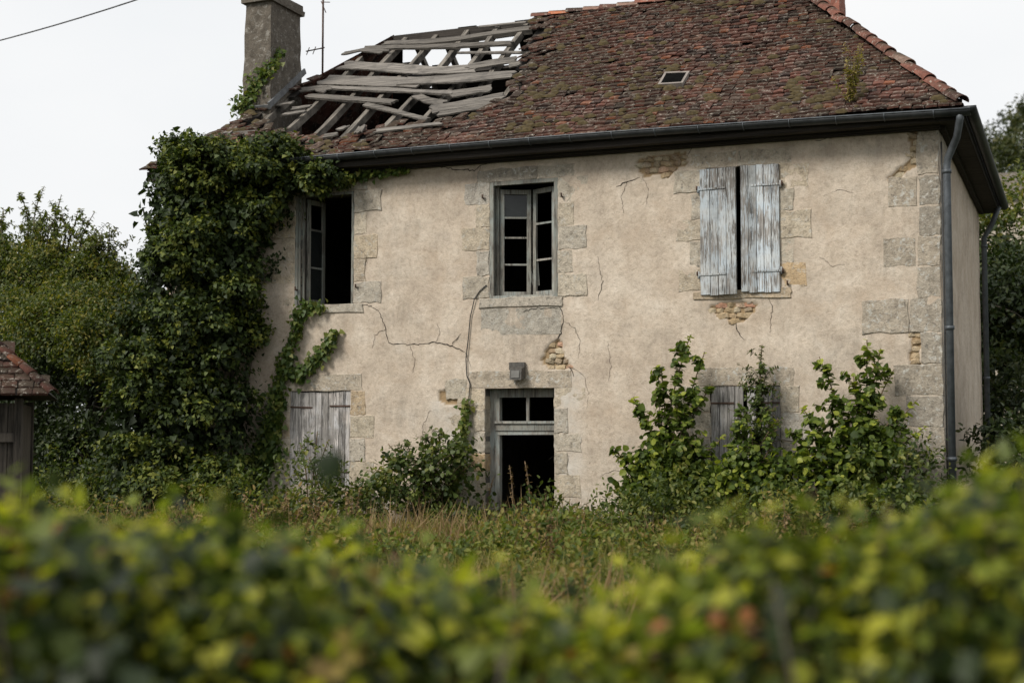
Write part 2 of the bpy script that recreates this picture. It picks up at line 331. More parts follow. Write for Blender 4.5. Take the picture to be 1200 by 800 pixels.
def leaves(pos, axis, nrm, size, lc, shape='ovate', width=1.0):
    """vertex and face arrays for many leaves, each with its own direction, size and colour value"""
    sv, sf = SHAPES[shape]; ax = unit(axis); nr = nrm-(nrm*ax).sum(1, keepdims=True)*ax; nr = unit(nr+1e-6); sd = np.cross(nr, ax)
    size = np.broadcast_to(np.asarray(size, float), (len(pos),)); w = np.broadcast_to(np.asarray(width, float), (len(pos),))
    V = pos[:, None, :]+size[:, None, None]*(sv[None, :, 0:1]*ax[:, None, :]+(sv[None, :, 1:2]*w[:, None, None])*sd[:, None, :]+sv[None, :, 2:3]*nr[:, None, :])
    Fc = sf[None]+(np.arange(len(pos))*len(sv))[:, None, None]
    return V.reshape(-1, 3), Fc.reshape(-1, 4), np.repeat(np.clip(lc, 0, 1), len(sv))
def fol_mesh(name, packs):
    V, Fa, L = [], [], []; o = 0
    for v, f, l in packs: V.append(v); Fa.append(f+o); L.append(l); o += len(v)
    V = np.concatenate(V); Fa = np.concatenate(Fa); L = np.concatenate(L)
    tri = Fa[:, 2] == Fa[:, 3]; cnt = np.where(tri, 3, 4); loops = Fa.reshape(-1)[(np.stack([np.ones_like(tri)]*3+[~tri], 1)).reshape(-1)]
    me = bpy.data.meshes.new(name); me.vertices.add(len(V)); me.vertices.foreach_set('co', V.astype(np.float32).ravel())
    me.loops.add(len(loops)); me.loops.foreach_set('vertex_index', loops.astype(np.int32))
    me.polygons.add(len(Fa)); st = np.concatenate([[0], np.cumsum(cnt)[:-1]]); me.polygons.foreach_set('loop_start', st.astype(np.int32)); me.polygons.foreach_set('loop_total', cnt.astype(np.int32))
    a = me.attributes.new('lc', 'FLOAT', 'POINT'); a.data.foreach_set('value', L.astype(np.float32))
    me.update(calc_edges=True); return me
def rdir(n): return unit(RNG.normal(size=(n, 3)))
def clump_leaves(clumps, tufts, per, size, lc0=0.35, lcv=0.22, shape='ovate', tuft_r=0.25, up=0.35, keep_in=0.1, lo=0.72, droop=0.35, ymax=None):
    """leaves gathered in tufts near the shells of overlapping ellipsoids: uneven outline, gaps, light and dark clumps"""
    C = np.array([c[0] for c in clumps], float); A = np.array([c[1] for c in clumps], float)
    vol = (A[:, 0]*A[:, 1]+A[:, 1]*A[:, 2]+A[:, 0]*A[:, 2]); wt = vol/vol.sum()
    idx = RNG.choice(len(C), size=tufts, p=wt); d = rdir(tufts); d[:, 2] = np.where(d[:, 2] < -0.55, -d[:, 2], d[:, 2])
    rr = RNG.uniform(lo, 1.06, tufts); T = C[idx]+A[idx]*d*rr[:, None]
    keep = np.ones(tufts, bool)
    for c, a in zip(C, A):
        q = (((T-c)/a)**2).sum(1) < 0.5; keep &= ~(q & (RNG.random(tufts) > keep_in))
    keep &= T[:, 2] > 0.05
    if ymax is not None: keep &= T[:, 1] < ymax
    T, d = T[keep], unit((d/A[idx]))[keep]; n = len(T)
    tr = RNG.uniform(0.6, 1.3, n)*tuft_r; tl = lc0+RNG.normal(size=n)*lcv*0.8
    k = np.repeat(np.arange(n), per); m = len(k)
    off = RNG.normal(size=(m, 3))*tr[k][:, None]*0.55+d[k]*(RNG.random(m)*tr[k])[:, None]*0.5
    P = T[k]+off
    nr = unit(unit(off+1e-6)*0.5+d[k]*0.6+np.array([0, 0, up])+RNG.normal(size=(m, 3))*0.45)
    ax = unit(RNG.normal(size=(m, 3))*0.7+d[k]*0.6+np.array([0, 0, -droop]))
    lc = tl[k]+RNG.normal(size=m)*lcv*0.7+off[:, 2]*0.25
    ok = P[:, 2] > 0.02
    if ymax is not None: ok &= P[:, 1] < ymax
    return leaves(P[ok], ax[ok], nr[ok], (RNG.uniform(0.65, 1.25, m)*size)[ok], lc[ok], shape)
def shoot(base, tip, bend, n, size, lc0, lc1, shape='ovate', spread=0.8, start=0.15, taper=True):
    """one leafy shoot: curved stem points and leaves set round it, younger and paler towards the tip"""
    base = np.array(base, float); tip = np.array(tip, float); t = np.linspace(0, 1, 9)
    pts = base+(tip-base)*t[:, None]+np.array(bend)*(np.sin(t*math.pi))[:, None]
    tt = np.sort(RNG.uniform(start, 1.0, n)); P = np.stack([np.interp(tt, t, pts[:, i]) for i in range(3)], 1)
    dr = unit(tip-base+np.zeros((1, 3)))[0]; ang = np.arange(n)*2.4+RNG.uniform(0, 1, n)
    a = unit(np.cross(dr, [0.3, 0.2, 0.9])[None])[0]; b = np.cross(dr, a)
    rad = np.cos(ang)[:, None]*a+np.sin(ang)[:, None]*b
    ax = unit(rad*spread+dr*0.15+np.array([0, 0, -0.15])+RNG.normal(size=(n, 3))*0.3)
    nr = unit(dr*0.7+np.array([0, 0, 0.6])+RNG.normal(size=(n, 3))*0.35)
    s = size*RNG.uniform(0.7, 1.2, n)*(1.0-0.35*np.clip((tt-0.8)/0.2, 0, 1) if taper else 1)
    lc = lc0+(lc1-lc0)*np.clip((tt-0.78)/0.17, 0, 1)**1.5+RNG.normal(size=n)*0.2
    return pts, leaves(P, ax, nr, s, lc, shape)

# ------------------------------------------------------------------ the setting
def ground():
    n = 81; g = np.linspace(-1, 1, n); g = np.sign(g)*np.abs(g)**3*600; X, Y = np.meshgrid(g, g); Y = Y+40
    Z = 0.05*(fbm(X*0.3+50, Y*0.3+50, 3)-0.5)*(np.hypot(X, Y) < 60)
    V = np.stack([X, Y, Z], -1).reshape(-1, 3); i = np.arange(n*n).reshape(n, n)
    Fq = np.stack([i[:-1, :-1], i[:-1, 1:], i[1:, 1:], i[1:, :-1]], -1).reshape(-1, 4)
    me = bpy.data.meshes.new('ground'); me.from_pydata(V.tolist(), [], Fq.tolist()); o = link('ground', me, M['ground']); o['kind'] = 'structure'; o['label'] = 'overgrown soil around the old house'
def hillh(x, y):
    return 52*np.exp(-(((x-45)/60)**2+((y-150)/45)**2))
def hill():
    gx = np.linspace(-60, 260, 81); gy = np.linspace(60, 330, 71); X, Y = np.meshgrid(gx, gy)
    Z = hillh(X, Y)-0.6+1.5*(fbm(X*0.1+9, Y*0.1+9, 5)-0.5)
    V = np.stack([X, Y, Z], -1).reshape(-1, 3); i = np.arange(X.size).reshape(X.shape)
    Fq = np.stack([i[:-1, :-1], i[:-1, 1:], i[1:, 1:], i[1:, :-1]], -1).reshape(-1, 4)
    me = bpy.data.meshes.new('hill'); me.from_pydata(V.tolist(), [], Fq.tolist()); o = link('hill', me, M['ground']); o['kind'] = 'structure'; o['label'] = 'wooded hill rising behind the house'
    cl = []
    for _ in range(620):
        x = random.uniform(-30, 45); y = random.uniform(85, 165); h = random.uniform(2.2, 4.2); z = float(hillh(np.array(x), np.array(y)))
        cl.append(((x, y, z+h*0.8), (h*0.62, h*0.62, h*0.9)))
    pk = clump_leaves(cl, 13000, 20, 0.42, 0.35, 0.3, 'ovate', 0.7, 0.5, 0.3, 0.6)
    o = link('hill_forest', fol_mesh('hill_forest', [pk]), M['forest']); tag(o, 'far-off woodland covering the hillside behind the house', 'woodland', None, 'stuff')
ground(); hill()

# ------------------------------------------------------------------ the house
house = empty('abandoned_house', (0, 0, 0))
tag(house, 'derelict two-storey rendered stone house with collapsed tiled roof and weathered shutters', 'house')
XL, XR, DEP, WTOP = -6.05, 6.05, 8.0, 5.62
OPEN = {  # x0, x1, z0, z1
 'U1': (-3.66, -2.62, 3.50, 5.25), 'U2': (-0.36, 0.72, 3.50, 5.24), 'U3': (2.92, 3.90, 3.50, 5.22),
 'G1': (-3.72, -2.66, 0.72, 2.17), 'G2': (-0.43, 0.66, 0.0, 2.18), 'G3': (2.95, 3.93, 0.72, 2.18)}
def poly_at(pts): return [tuple(at(px, py, 0)[[0, 2]]) for px, py in pts]
LOSS = [poly_at(q) for q in (
 [(747,189),(760,184),(786,181),(803,178),(806,192),(794,199),(784,208),(768,204),(752,208)],
 [(650,398),(657,401),(660,414),(669,430),(640,433),(634,424),(640,410)],
 [(831,359),(860,354),(886,356),(884,366),(866,379),(846,372),(834,366)],
 [(1066,387),(1078,387),(1078,426),(1067,426)],
 [(1068,150),(1080,150),(1082,188),(1062,200),(1050,215),(1040,212),(1050,200),(1066,186)],
 [(515,459),(527,453),(550,455),(550,476),(526,476),(514,470)])]
def grid_wall(name, parent, along, xs, zs, openings, loss=True, seed=0, flip=False):
    X, Z = np.meshgrid(xs, zs); d = 0.016*(fbm(X*0.8+20, Z*0.8+20, seed)-0.47)+0.022*(fbm(X*3.4+3, Z*3.4+7, seed+4, 5)-0.47)
    lossv = np.zeros_like(X)
    wx = X+0.07*(fbm(X*7, Z*7, 31)-0.5)+0.03*(vnoise(X*25, Z*25, 8)-0.5); wz = Z+0.07*(fbm(X*7+40, Z*7, 32)-0.5)+0.03*(vnoise(X*25, Z*25+9, 9)-0.5)
    if loss:
        for pg in LOSS: lossv = np.maximum(lossv, pip(wx, wz, pg).astype(float))
    d = d-0.035*lossv
    stain = np.zeros_like(X); pale = np.zeros_like(X)
    if loss:
        for (x0, x1, z1, ln, s) in ((-3.7,-2.5,3.4,0.7,0.35),(-0.55,0.85,3.42,1.0,0.95),(2.75,4.1,3.42,0.5,0.45)):
            mk = np.clip(1-np.abs((X-(x0+x1)/2)/((x1-x0)/2))**6, 0, 1)*(Z < z1)*np.clip(1-(z1-Z)/ln*(0.6+0.8*vnoise(X*4, X*0, 5)), 0, 1); stain = np.maximum(stain, mk*s)
        pale = np.clip(1-np.abs(X+0.95)/0.5, 0, 1)*(Z < 2.0)*0.9+np.clip(1-np.abs(X-0.85)/0.35, 0, 1)*(Z < 2.4)*0.8+np.clip(1-Z/0.8, 0, 1)*0.6
        stain = np.maximum(stain, np.clip((X-5.0)/1.0, 0, 1)*0.35*(fbm(X*2, Z*2, 14) > 0.45))
        stain = np.maximum(stain, np.clip(1-Z/0.9, 0, 1)*0.6)
        for (x0, z1, ln, wd, s_) in ((-2.2,5.45,1.1,0.16,0.5),(-1.3,5.45,0.8,0.22,0.45),(1.25,5.45,1.3,0.2,0.5),(1.75,5.45,0.9,0.3,0.4),(2.5,5.45,1.0,0.15,0.5),(4.6,5.45,1.2,0.3,0.5),(5.3,5.45,1.7,0.25,0.55),(-0.35,3.35,1.0,0.12,0.8),(0.2,3.35,1.2,0.14,0.8),(3.3,3.3,0.9,0.2,0.5),(4.4,2.6,1.4,0.5,0.4),(1.4,1.4,1.4,0.6,0.35),(-2.0,3.3,1.6,0.5,0.35),(2.2,3.0,1.8,0.4,0.35),(-1.2,1.9,1.2,0.4,0.4),(0.75,5.45,0.9,0.18,0.55),(-0.6,5.45,0.7,0.2,0.5),(3.95,3.4,0.8,0.15,0.6),(2.85,3.4,0.8,0.15,0.6),(5.75,4.6,2.5,0.4,0.4)):
            stain = np.maximum(stain, s_*np.clip(1-np.abs(X-x0-0.06*np.sin(Z*3))/wd, 0, 1)**0.7*(Z < z1)*np.clip(1-(z1-Z)/ln, 0, 1))
        stain = np.maximum(stain, 0.5*np.clip((fbm(X*1.1+60, Z*1.6+2, 91)-0.52)*5, 0, 1))
    nx, nz = len(xs), len(zs); idx = np.arange(nx*nz).reshape(nz, nx)
    cx = (X[:-1, :-1]+X[1:, 1:])/2; cz = (Z[:-1, :-1]+Z[1:, 1:])/2; ok = np.ones(cx.shape, bool)
    for (a, b, c, e) in openings: ok &= ~((cx > a) & (cx < b) & (cz > c) & (cz < e))
    V = along(X, Z, d); Fq = np.stack([idx[:-1, :-1], idx[:-1, 1:], idx[1:, 1:], idx[1:, :-1]], -1)[ok]
    if flip: Fq = Fq[:, ::-1]
    me = bpy.data.meshes.new(name); V = V.reshape(-1, 3)
    me.vertices.add(len(V)); me.vertices.foreach_set('co', V.astype(np.float32).ravel()); me.loops.add(Fq.size); me.loops.foreach_set('vertex_index', Fq.astype(np.int32).ravel())
    me.polygons.add(len(Fq)); me.polygons.foreach_set('loop_start', (np.arange(len(Fq))*4).astype(np.int32)); me.polygons.foreach_set('loop_total', np.full(len(Fq), 4, np.int32)); me.polygons.foreach_set('use_smooth', np.ones(len(Fq), bool))
    for nm, arr in (('loss', lossv), ('stain', stain), ('pale', pale)):
        a = me.attributes.new(nm, 'FLOAT', 'POINT'); a.data.foreach_set('value', np.clip(arr, 0, 1).astype(np.float32).ravel())
    me.update(calc_edges=True); return link(name, me, M['plaster'], parent)
def lines(a, b, step_, cuts):
    g = np.arange(a, b+1e-6, step_); g = g[np.min(np.abs(g[:, None]-np.array(cuts)[None]), axis=1) > step_*0.5] if len(cuts) else g
    return np.unique(np.concatenate([g, cuts, [a, b]]))
cx_ = sorted({v for o in OPEN.values() for v in o[:2]}); cz_ = sorted({v for o in OPEN.values() for v in o[2:]})
front_wall = grid_wall('front_wall', house, lambda X, Z, d: np.stack([X, -d, Z], -1), lines(XL, XR, 0.03, cx_), lines(-0.2, WTOP, 0.03, cz_), OPEN.values())
grid_wall('side_wall', house, lambda Y, Z, d: np.stack([XR+d, Y, Z], -1), lines(0.0, DEP, 0.06, []), lines(-0.2, WTOP, 0.06, []), [], False, 5)
# wall core (masonry behind the render): gives the openings their depth
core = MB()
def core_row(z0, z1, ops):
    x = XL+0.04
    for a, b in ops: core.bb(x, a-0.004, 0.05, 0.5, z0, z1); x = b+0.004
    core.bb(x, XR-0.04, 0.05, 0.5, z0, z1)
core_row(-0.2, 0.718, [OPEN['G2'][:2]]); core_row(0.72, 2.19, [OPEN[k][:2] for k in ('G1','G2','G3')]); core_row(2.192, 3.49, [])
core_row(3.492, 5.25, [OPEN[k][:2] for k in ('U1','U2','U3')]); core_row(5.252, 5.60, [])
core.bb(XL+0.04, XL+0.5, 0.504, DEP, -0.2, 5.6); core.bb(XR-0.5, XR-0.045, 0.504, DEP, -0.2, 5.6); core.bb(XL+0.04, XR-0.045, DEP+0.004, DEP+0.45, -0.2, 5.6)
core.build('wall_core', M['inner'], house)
fl = MB(); fl.bb(XL+0.52, XR-0.52, 0.52, DEP-0.02, 2.55, 2.75); fl.build('upper_floor', M['darkwood'], house)
fl = MB(); fl.bb(XL+0.52, XR-0.52, 0.52, DEP-0.02, 5.40, 5.52); fl.build('attic_floor', M['darkwood'], house)
fl = MB(); fl.bb(-1.6, -1.4, 0.52, DEP-0.05, 0.0, 5.38); fl.bb(1.5, 1.7, 0.52, DEP-0.05, 0, 5.38); fl.build('partition', M['inner'], house)

# dressed stones: irregular worn blocks, a little proud of the render
def stone_mesh(w, h, d, rough=0.016, n=5):
    """block seen from the front: uneven outline, rounded arris; local x right, z up, -y front"""
    per = []
    for i in range(n): per.append((-w/2+w*i/n, -h/2))
    for i in range(3): per.append((w/2, -h/2+h*i/3))
    for i in range(n): per.append((w/2-w*i/n, h/2))
    for i in range(3): per.append((-w/2, h/2-h*i/3))
    per = [(x+random.uniform(-rough, rough), z+random.uniform(-rough, rough)) for x, z in per]
    k = len(per); v = []; e = 0.008
    v += [(x, 0.0, z) for x, z in per]
    v += [(x, -d+0.010, z) for x, z in per]
    v += [(x*(1-2*e/w), -d+random.uniform(-0.0015, 0.0015), z*(1-2*e/h)) for x, z in per]
    v.append((0, -d, 0)); f = []
    for L in range(2):
        for i in range(k): f.append((L*k+i, L*k+(i+1) % k, (L+1)*k+(i+1) % k, (L+1)*k+i))
    for i in range(k): f.append((2*k+i, 2*k+(i+1) % k, 3*k))
    b = MB(); b.add(v, f); return b
def stone(x0, x1, z0, z1, proud=0.005, depth=0.25, mat='stone', par=None, name='stone'):
    w, h = x1-x0-0.008, z1-z0-0.008
    me = stone_mesh(w, h, depth+proud).mesh('stone'); o = link(name, me, M[mat], par or front_wall); o.location = ((x0+x1)/2, depth, (z0+z1)/2); return o
def jambs(x, side, z0, z1, hs=0.33, wide=(0.40, 0.50), thin=(0.20, 0.27), first=0):
    """alternating long and short blocks up one side of an opening"""
    n = max(1, round((z1-z0)/hs)); z = z0; k = first
    cuts = [z0+(z1-z0)*i/n+(random.uniform(-0.03, 0.03) if 0 < i < n else 0) for i in range(n+1)]
    for i in range(n):
        w = random.uniform(*(wide if (i+k) % 2 else thin))
        a, b = (x-w, x+0.006) if side < 0 else (x-0.006, x+w)
        stone(a, b, cuts[i], cuts[i+1], random.uniform(0.002, 0.016))
def opening(key, lint, sill, jl=True, f=0):
    x0, x1, z0, z1 = OPEN[key]
    stone(lint[0], lint[1], z1-0.006, lint[2], 0.008, mat='quoin')
    if sill: stone(sill[0], sill[1], z0-sill[2], z0+0.006, 0.022, name='window_sill')
    jambs(x0, -1, z0, z1, first=f); jambs(x1, 1, z0, z1, first=1)
opening('U1', (-3.9, -2.38, 5.44), (-3.72, -2.45, 0.13)); opening('U2', (-0.56, 0.40, 5.43), (-0.52, 0.80, 0.14), f=1)
stone(0.405, 0.98, 5.24, 5.43); opening('U3', (2.70, 3.36, 5.45), (2.72, 4.10, 0.13), f=1); stone(3.365, 4.12, 5.216, 5.45)
opening('G1', (-3.95, -2.45, 2.42), None); opening('G2', (-0.70, 0.93, 2.44), None, f=1); opening('G3', (2.78, 4.12, 2.44), (2.8, 4.1, 0.12))
stone(-0.78, -0.34, 3.02, 3.36, 0.008) if False else None
stone(-0.5, 0.78, 2.95, 3.36, 0.002, 0.2)           # dressed apron block below the middle window
# corner blocks, long and short, as they are bonded at the corner
QY = [152, 204, 240, 276, 311, 348, 389, 426, 463, 500, 536, 574, 612, 650]; QX = [1074, 1040, 1076, 1034, 1074, 1010, 1078, 1048, 1062, 1030, 1072, 1020, 1070]
for k in range(13):
    zt = min(at(1100, QY[k], 0)[2], 5.6); zb = at(1100, QY[k+1], 0)[2]; x0 = at(QX[k], (QY[k]+QY[k+1])/2, 0)[0]
    if QX[k] < 1045:
        xm = x0+(XR-x0)*0.6; stone(x0, xm, zb, zt, random.uniform(0.006, 0.018), 0.3, 'quoin'); stone(xm, XR+0.012, zb, zt, random.uniform(0.006, 0.012), 0.3, 'quoin')
    else: stone(x0, XR+0.012, zb, zt, random.uniform(0.006, 0.013), 0.3, 'quoin')
    w = 0.9 if QX[k] > 1045 else 0.45
    o = link('stone', stone_mesh(w, zt-zb-0.008, 0.2).mesh('stone'), M['quoin'], front_wall); o.rotation_euler = (0, 0, R(90)); o.location = (XR-0.18, w/2+0.31, (zt+zb)/2)
# exposed rubble where the render has fallen
def lump(r):
    bm = bmesh.new(); bmesh.ops.create_icosphere(bm, subdivisions=1, radius=1.0)
    for v in bm.verts:
        v.co = Vector((v.co.x*r[0], v.co.y*r[1], v.co.z*r[2]))*random.uniform(0.82, 1.15)
        v.co.x = max(-r[0]*0.82, min(r[0]*0.82, v.co.x)); v.co.z = max(-r[2]*0.82, min(r[2]*0.82, v.co.z))
    me = bpy.data.meshes.new('rubble'); bm.to_mesh(me); bm.free(); return me
RUB = [lump((random.uniform(0.06, 0.12), 0.035, random.uniform(0.04, 0.07))) for _ in range(8)]
for pg in LOSS[:5]:
    px = [p[0] for p in pg]; pz = [p[1] for p in pg]; z = min(pz)+0.03; row = 0
    while z < max(pz):
        x = min(px)+random.uniform(0, 0.08)
        while x < max(px):
            if bool(pip(np.array([x]), np.array([z]), pg)[0]):
                o = link('rubble_stone', random.choice(RUB), M['rubble'], front_wall); o.location = (x, 0.028+random.uniform(-0.012, 0.012), z)
                o.rotation_euler = (random.uniform(-0.2, 0.2), random.uniform(-0.25, 0.25), random.uniform(-0.2, 0.2))
            x += random.uniform(0.10, 0.16)
        z += random.uniform(0.07, 0.095)
stone(-1.07, -0.72, 2.02, 2.33, 0.004, 0.2); stone(-1.16, -0.76, 1.62, 1.9, -0.004, 0.2)
# cracks in the render
def crack(pts, w=0.014):
    P = [at(px, py, 0) for px, py in pts]; q = []
    for a, b in zip(P[:-1], P[1:]):
        n = max(2, int(np.linalg.norm(b-a)/0.035))
        for i in range(n): q.append(a+(b-a)*i/n+np.array([random.uniform(-1, 1), 0, random.uniform(-1, 1)])*0.013)
    q.append(P[-1]); v = []; n = len(q)
    for i, p in enumerate(q):
        t = q[min(i+1, n-1)]-q[max(i-1, 0)]; t = t/np.linalg.norm(t); nn = np.array([-t[2], 0, t[0]]); ww = w*random.uniform(0.35, 1.2)*min(1, 0.3+min(i, n-1-i)*0.3)
        v += [p+nn*ww/2+np.array([0, -0.004, 0]), p+np.array([0, -0.0085, 0]), p-nn*ww/2+np.array([0, -0.004, 0])]
    f = []
    for i in range(n-1): f += [(3*i, 3*i+1, 3*i+4, 3*i+3), (3*i+1, 3*i+2, 3*i+5, 3*i+4)]
    MB().add(v, f).build('crack', M['crack'], front_wall)
for c in ([(415,357),(430,357),(444,364),(452,385),(456,402),(480,404),(510,401),(530,405),(545,412)], [(530,404),(540,391)], [(655,353),(661,376),(656,393),(651,401)],
          [(500,193),(530,198),(556,200),(563,194),(580,190)], [(612,365),(628,361),(654,361)], [(722,219),(735,213),(750,208)], [(672,442),(668,431),(664,428)], [(806,182),(812,172)], [(866,178),(868,190)],
          [(955,165),(980,160)], [(862,378),(866,390),(872,398)], [(440,205),(460,204),(500,193)]): crack(c)
for c in ([(563,194),(560,210),(555,232)], [(452,385),(440,392),(436,408)], [(480,404),(486,420),(484,436)], [(510,401),(516,390),(512,378)], [(661,376),(674,384),(680,400),(678,420)], [(669,430),(684,440),(690,460),(688,480)],
          [(735,213),(728,230),(731,250)], [(752,208),(760,222),(758,240)], [(700,300),(706,330),(701,352)], [(712,400),(716,430),(713,446)], [(900,345),(905,362),(902,390)], [(960,300),(975,312),(990,310)], [(545,412),(552,430)], [(420,290),(430,300),(428,318)],
          [(640,540),(655,530),(668,534)], [(965,230),(985,222),(1000,226)], [(505,480),(495,500),(498,520)], [(700,560),(720,550),(735,556)]): crack(c, 0.006)

# ------------------------------------------------------------------ windows, door, shutters
def wbox(name, x0, x1, y0, y1, z0, z1, mat, par, jit=0.003):
    b = MB(); b.box(((x0+x1)/2, (y0+y1)/2, (z0+z1)/2), (x1-x0, y1-y0, z1-z0), None, jit); return b.build(name, M[mat], par)
def casement(par, hx, sgn, y, z0, z1, w, ang, bars, glass=()):
    """a casement hinged at hx, swung inwards by ang degrees; sgn +1 opens from the hinge towards +x"""
    def P(u, v, dz): return Vector((hx+sgn*(u*math.cos(R(ang))-v*math.sin(R(ang))), y+u*math.sin(R(ang))+v*math.cos(R(ang)), dz))
    def bar(name, u0, u1, za, zb, th=0.038, mat='frame', jit=0.002):
        vs = []
        for zz in (za, zb):
            for u, v in ((u0, -th/2), (u1, -th/2), (u1, th/2), (u0, th/2)): vs.append(P(u, v, zz)+Vector([random.uniform(-jit, jit) for _ in range(3)]))
        return MB().add(vs, [(0,1,2,3),(4,5,6,7),(0,1,5,4),(1,2,6,5),(2,3,7,6),(3,0,4,7)]).build(name, M[mat], par)
    bar('stile', 0, 0.062, z0, z1); bar('stile', w-0.062, w, z0, z1); bar('rail', 0.062, w-0.062, z0, z0+0.085); bar('rail', 0.062, w-0.062, z1-0.07, z1)
    zs = [z0+0.085]
    for b in bars: bar('glazing_bar', 0.06, w-0.06, b-0.014, b+0.014, 0.026); zs.append(b)
    zs.append(z1-0.07)
    for i in glass: bar('pane', 0.062, w-0.062, zs[i]+0.012, zs[i+1]-0.012, 0.004, 'glass', 0)
def wframe(par, key, y, t=0.06, d=0.07, sill=True):
    x0, x1, z0, z1 = OPEN[key]
    wbox('frame_jamb', x0, x0+t, y, y+d, z0, z1, 'frame', par); wbox('frame_jamb', x1-t, x1, y, y+d, z0, z1, 'frame', par)
    wbox('frame_head', x0+t, x1-t, y+0.002, y+d, z1-t, z1, 'frame', par)
    if sill: wbox('frame_sill', x0+t, x1-t, y+0.002, y+d, z0, z0+0.04, 'frame', par)
win = empty('window', (0, 0, 0), house); win['label'] = 'open window with thin glazing bars above the door'
wframe(win, 'U2', 0.0); 
x0, x1, z0, z1 = OPEN['U2']
wbox('inner_jamb', x0+0.062, x0+0.11, 0.09, 0.14, z0, z1-0.01, 'frame', win); wbox('inner_jamb', x1-0.085, x1-0.062, 0.09, 0.14, z0, z1-0.01, 'frame', win)
casement(win, x0+0.11, 1, 0.15, z0+0.03, z1-0.1, 0.46, 25, [4.02, 4.42, 4.72], (3,))
casement(win, x1-0.09, -1, 0.15, z0+0.03, z1-0.1, 0.46, 25, [4.08, 4.62], ())
b = MB(); b.beam([(0.12, 0.75, 3.75), (0.06, 0.72, 4.75)], 0.07, 0.02, (0, 1, 0), 0.004); b.build('hanging_slat', M['frame'], win)
b = MB(); b.beam([(-0.02, 0.70, 4.02), (0.1, 0.70, 3.74)], 0.06, 0.02, (0, 1, 0), 0.004); b.build('hanging_slat', M['frame'], win)
win = empty('window', (0, 0, 0), house); win['label'] = 'open window with one casement left, beside the ivy'
wframe(win, 'U1', 0.0, 0.045, 0.06, False); x0, x1, z0, z1 = OPEN['U1']
casement(win, x0+0.13, 1, 0.16, z0+0.03, z1-0.06, 0.42, 80, [4.12, 4.72], (0, 1))
for i in range(2): wbox('folded_board', x0+0.05+i*0.042, x0+0.088+i*0.042, 0.015+i*0.05, 0.045+i*0.05, z0+0.02, z1-0.05, 'frame', win)
# door: tall frame with a two-pane transom
door = empty('doorway', (0, 0, 0), house); door['label'] = 'open doorway with two-pane transom light over it'
x0, x1, z0, z1 = OPEN['G2']; Y = 0.2
wbox('frame_post', x0+0.0, x0+0.15, Y, Y+0.1, 0.0, z1, 'frame', door); wbox('frame_post', x1-0.06, x1, Y, Y+0.1, 0.0, z1, 'frame', door)
wbox('frame_head', x0+0.15, x1-0.06, Y, Y+0.09, z1-0.13, z1, 'frame', door); wbox('transom_rail', x0+0.10, x1-0.05, Y-0.03, Y+0.09, 1.56, 1.66, 'frame', door)
wbox('transom_ledge', x0+0.08, x1-0.03, Y-0.06, Y+0.05, 1.662, 1.70, 'frame', door); wbox('transom_rail', x0+0.12, x1-0.05, Y-0.01, Y+0.09, 1.50, 1.555, 'frame', door)
wbox('glazing_bar', 0.14, 0.18, Y+0.02, Y+0.06, 1.70, z1-0.13, 'frame', door)
wbox('threshold', x0, x1, 0.02, 0.5, -0.05, 0.06, 'stone', door)

def shutter(hx, sgn, z0, z1, w, ang, mat, n=4, y=-0.02, sag_=0.0, label=None, strap=(0.16, 0.84), rag=0.015):
    """ledged shutter of upright boards hinged at hx; ang swings the free edge out from the wall"""
    par = empty('shutter', (0, 0, 0), house)
    if label: par['label'] = label
    def P(u, v, zz): return Vector((hx+sgn*u*math.cos(R(ang))-sgn*v*math.sin(R(ang))*-1, y-u*math.sin(R(ang))+v*math.cos(R(ang)), zz-sag_*u))
    cut = [w*i/n+(random.uniform(-0.015, 0.015) if 0 < i < n else 0) for i in range(n+1)]
    for i in range(n):
        a, c = cut[i]+0.0025, cut[i+1]-0.0025; zb = z0+random.uniform(-rag, rag); zt = z1+random.uniform(-0.006, 0.006); v0 = random.uniform(-0.004, 0.004); vs = []
        for zz in (zb, zt):
            for u, v in ((a+0.004, -0.014), (c-0.004, -0.014), (c, -0.010), (c, 0.014), (a, 0.014), (a, -0.010)): vs.append(P(u, v+v0, zz))
        f = [tuple(range(6)), tuple(range(6, 12))]+[(k, (k+1) % 6, 6+(k+1) % 6, 6+k) for k in range(6)]
        MB().add(vs, f).build('plank', M[mat], par)
    for s in strap:
        zz = z0+(z1-z0)*s; b = MB(); vs = []
        for za in (zz-0.012, zz+0.012):
            for u, v in ((-0.02, -0.026), (w*0.72, -0.026), (w*0.72, -0.018), (-0.02, -0.018)): vs.append(P(u, v, za))
        b.add(vs, [(0,1,2,3),(4,5,6,7),(0,1,5,4),(1,2,6,5),(2,3,7,6),(3,0,4,7)]); b.tube([P(-0.02, -0.012, zz-0.05), P(-0.02, -0.012, zz+0.05)], 0.018, 8)
        b.build('strap_hinge', M['shutter' if mat == 'shutter' else 'iron'], par)
    return par
shutter(2.84, 1, 3.44, 5.20, 0.535, 9, 'shutter', 4, -0.03, label='peeling pale shutter standing slightly open')
shutter(3.95, -1, 3.46, 5.21, 0.535, 2, 'shutter', 5, -0.03, label='peeling blue-grey shutter closed flat')
shutter(-3.74, 1, 0.60, 2.16, 0.56, -1, 'old_shutter', 5, 0.03, 0.03, strap=(0.85,)); shutter(-2.65, -1, 0.62, 2.17, 0.53, -1, 'old_shutter', 5, 0.03, strap=(0.85, 0.2))
shutter(2.96, 1, 0.65, 2.17, 0.46, 2, 'old_shutter', 4, 0.03, strap=(0.85,)); shutter(3.93, -1, 0.65, 2.17, 0.46, 4, 'old_shutter', 4, 0.03, strap=(0.85,))
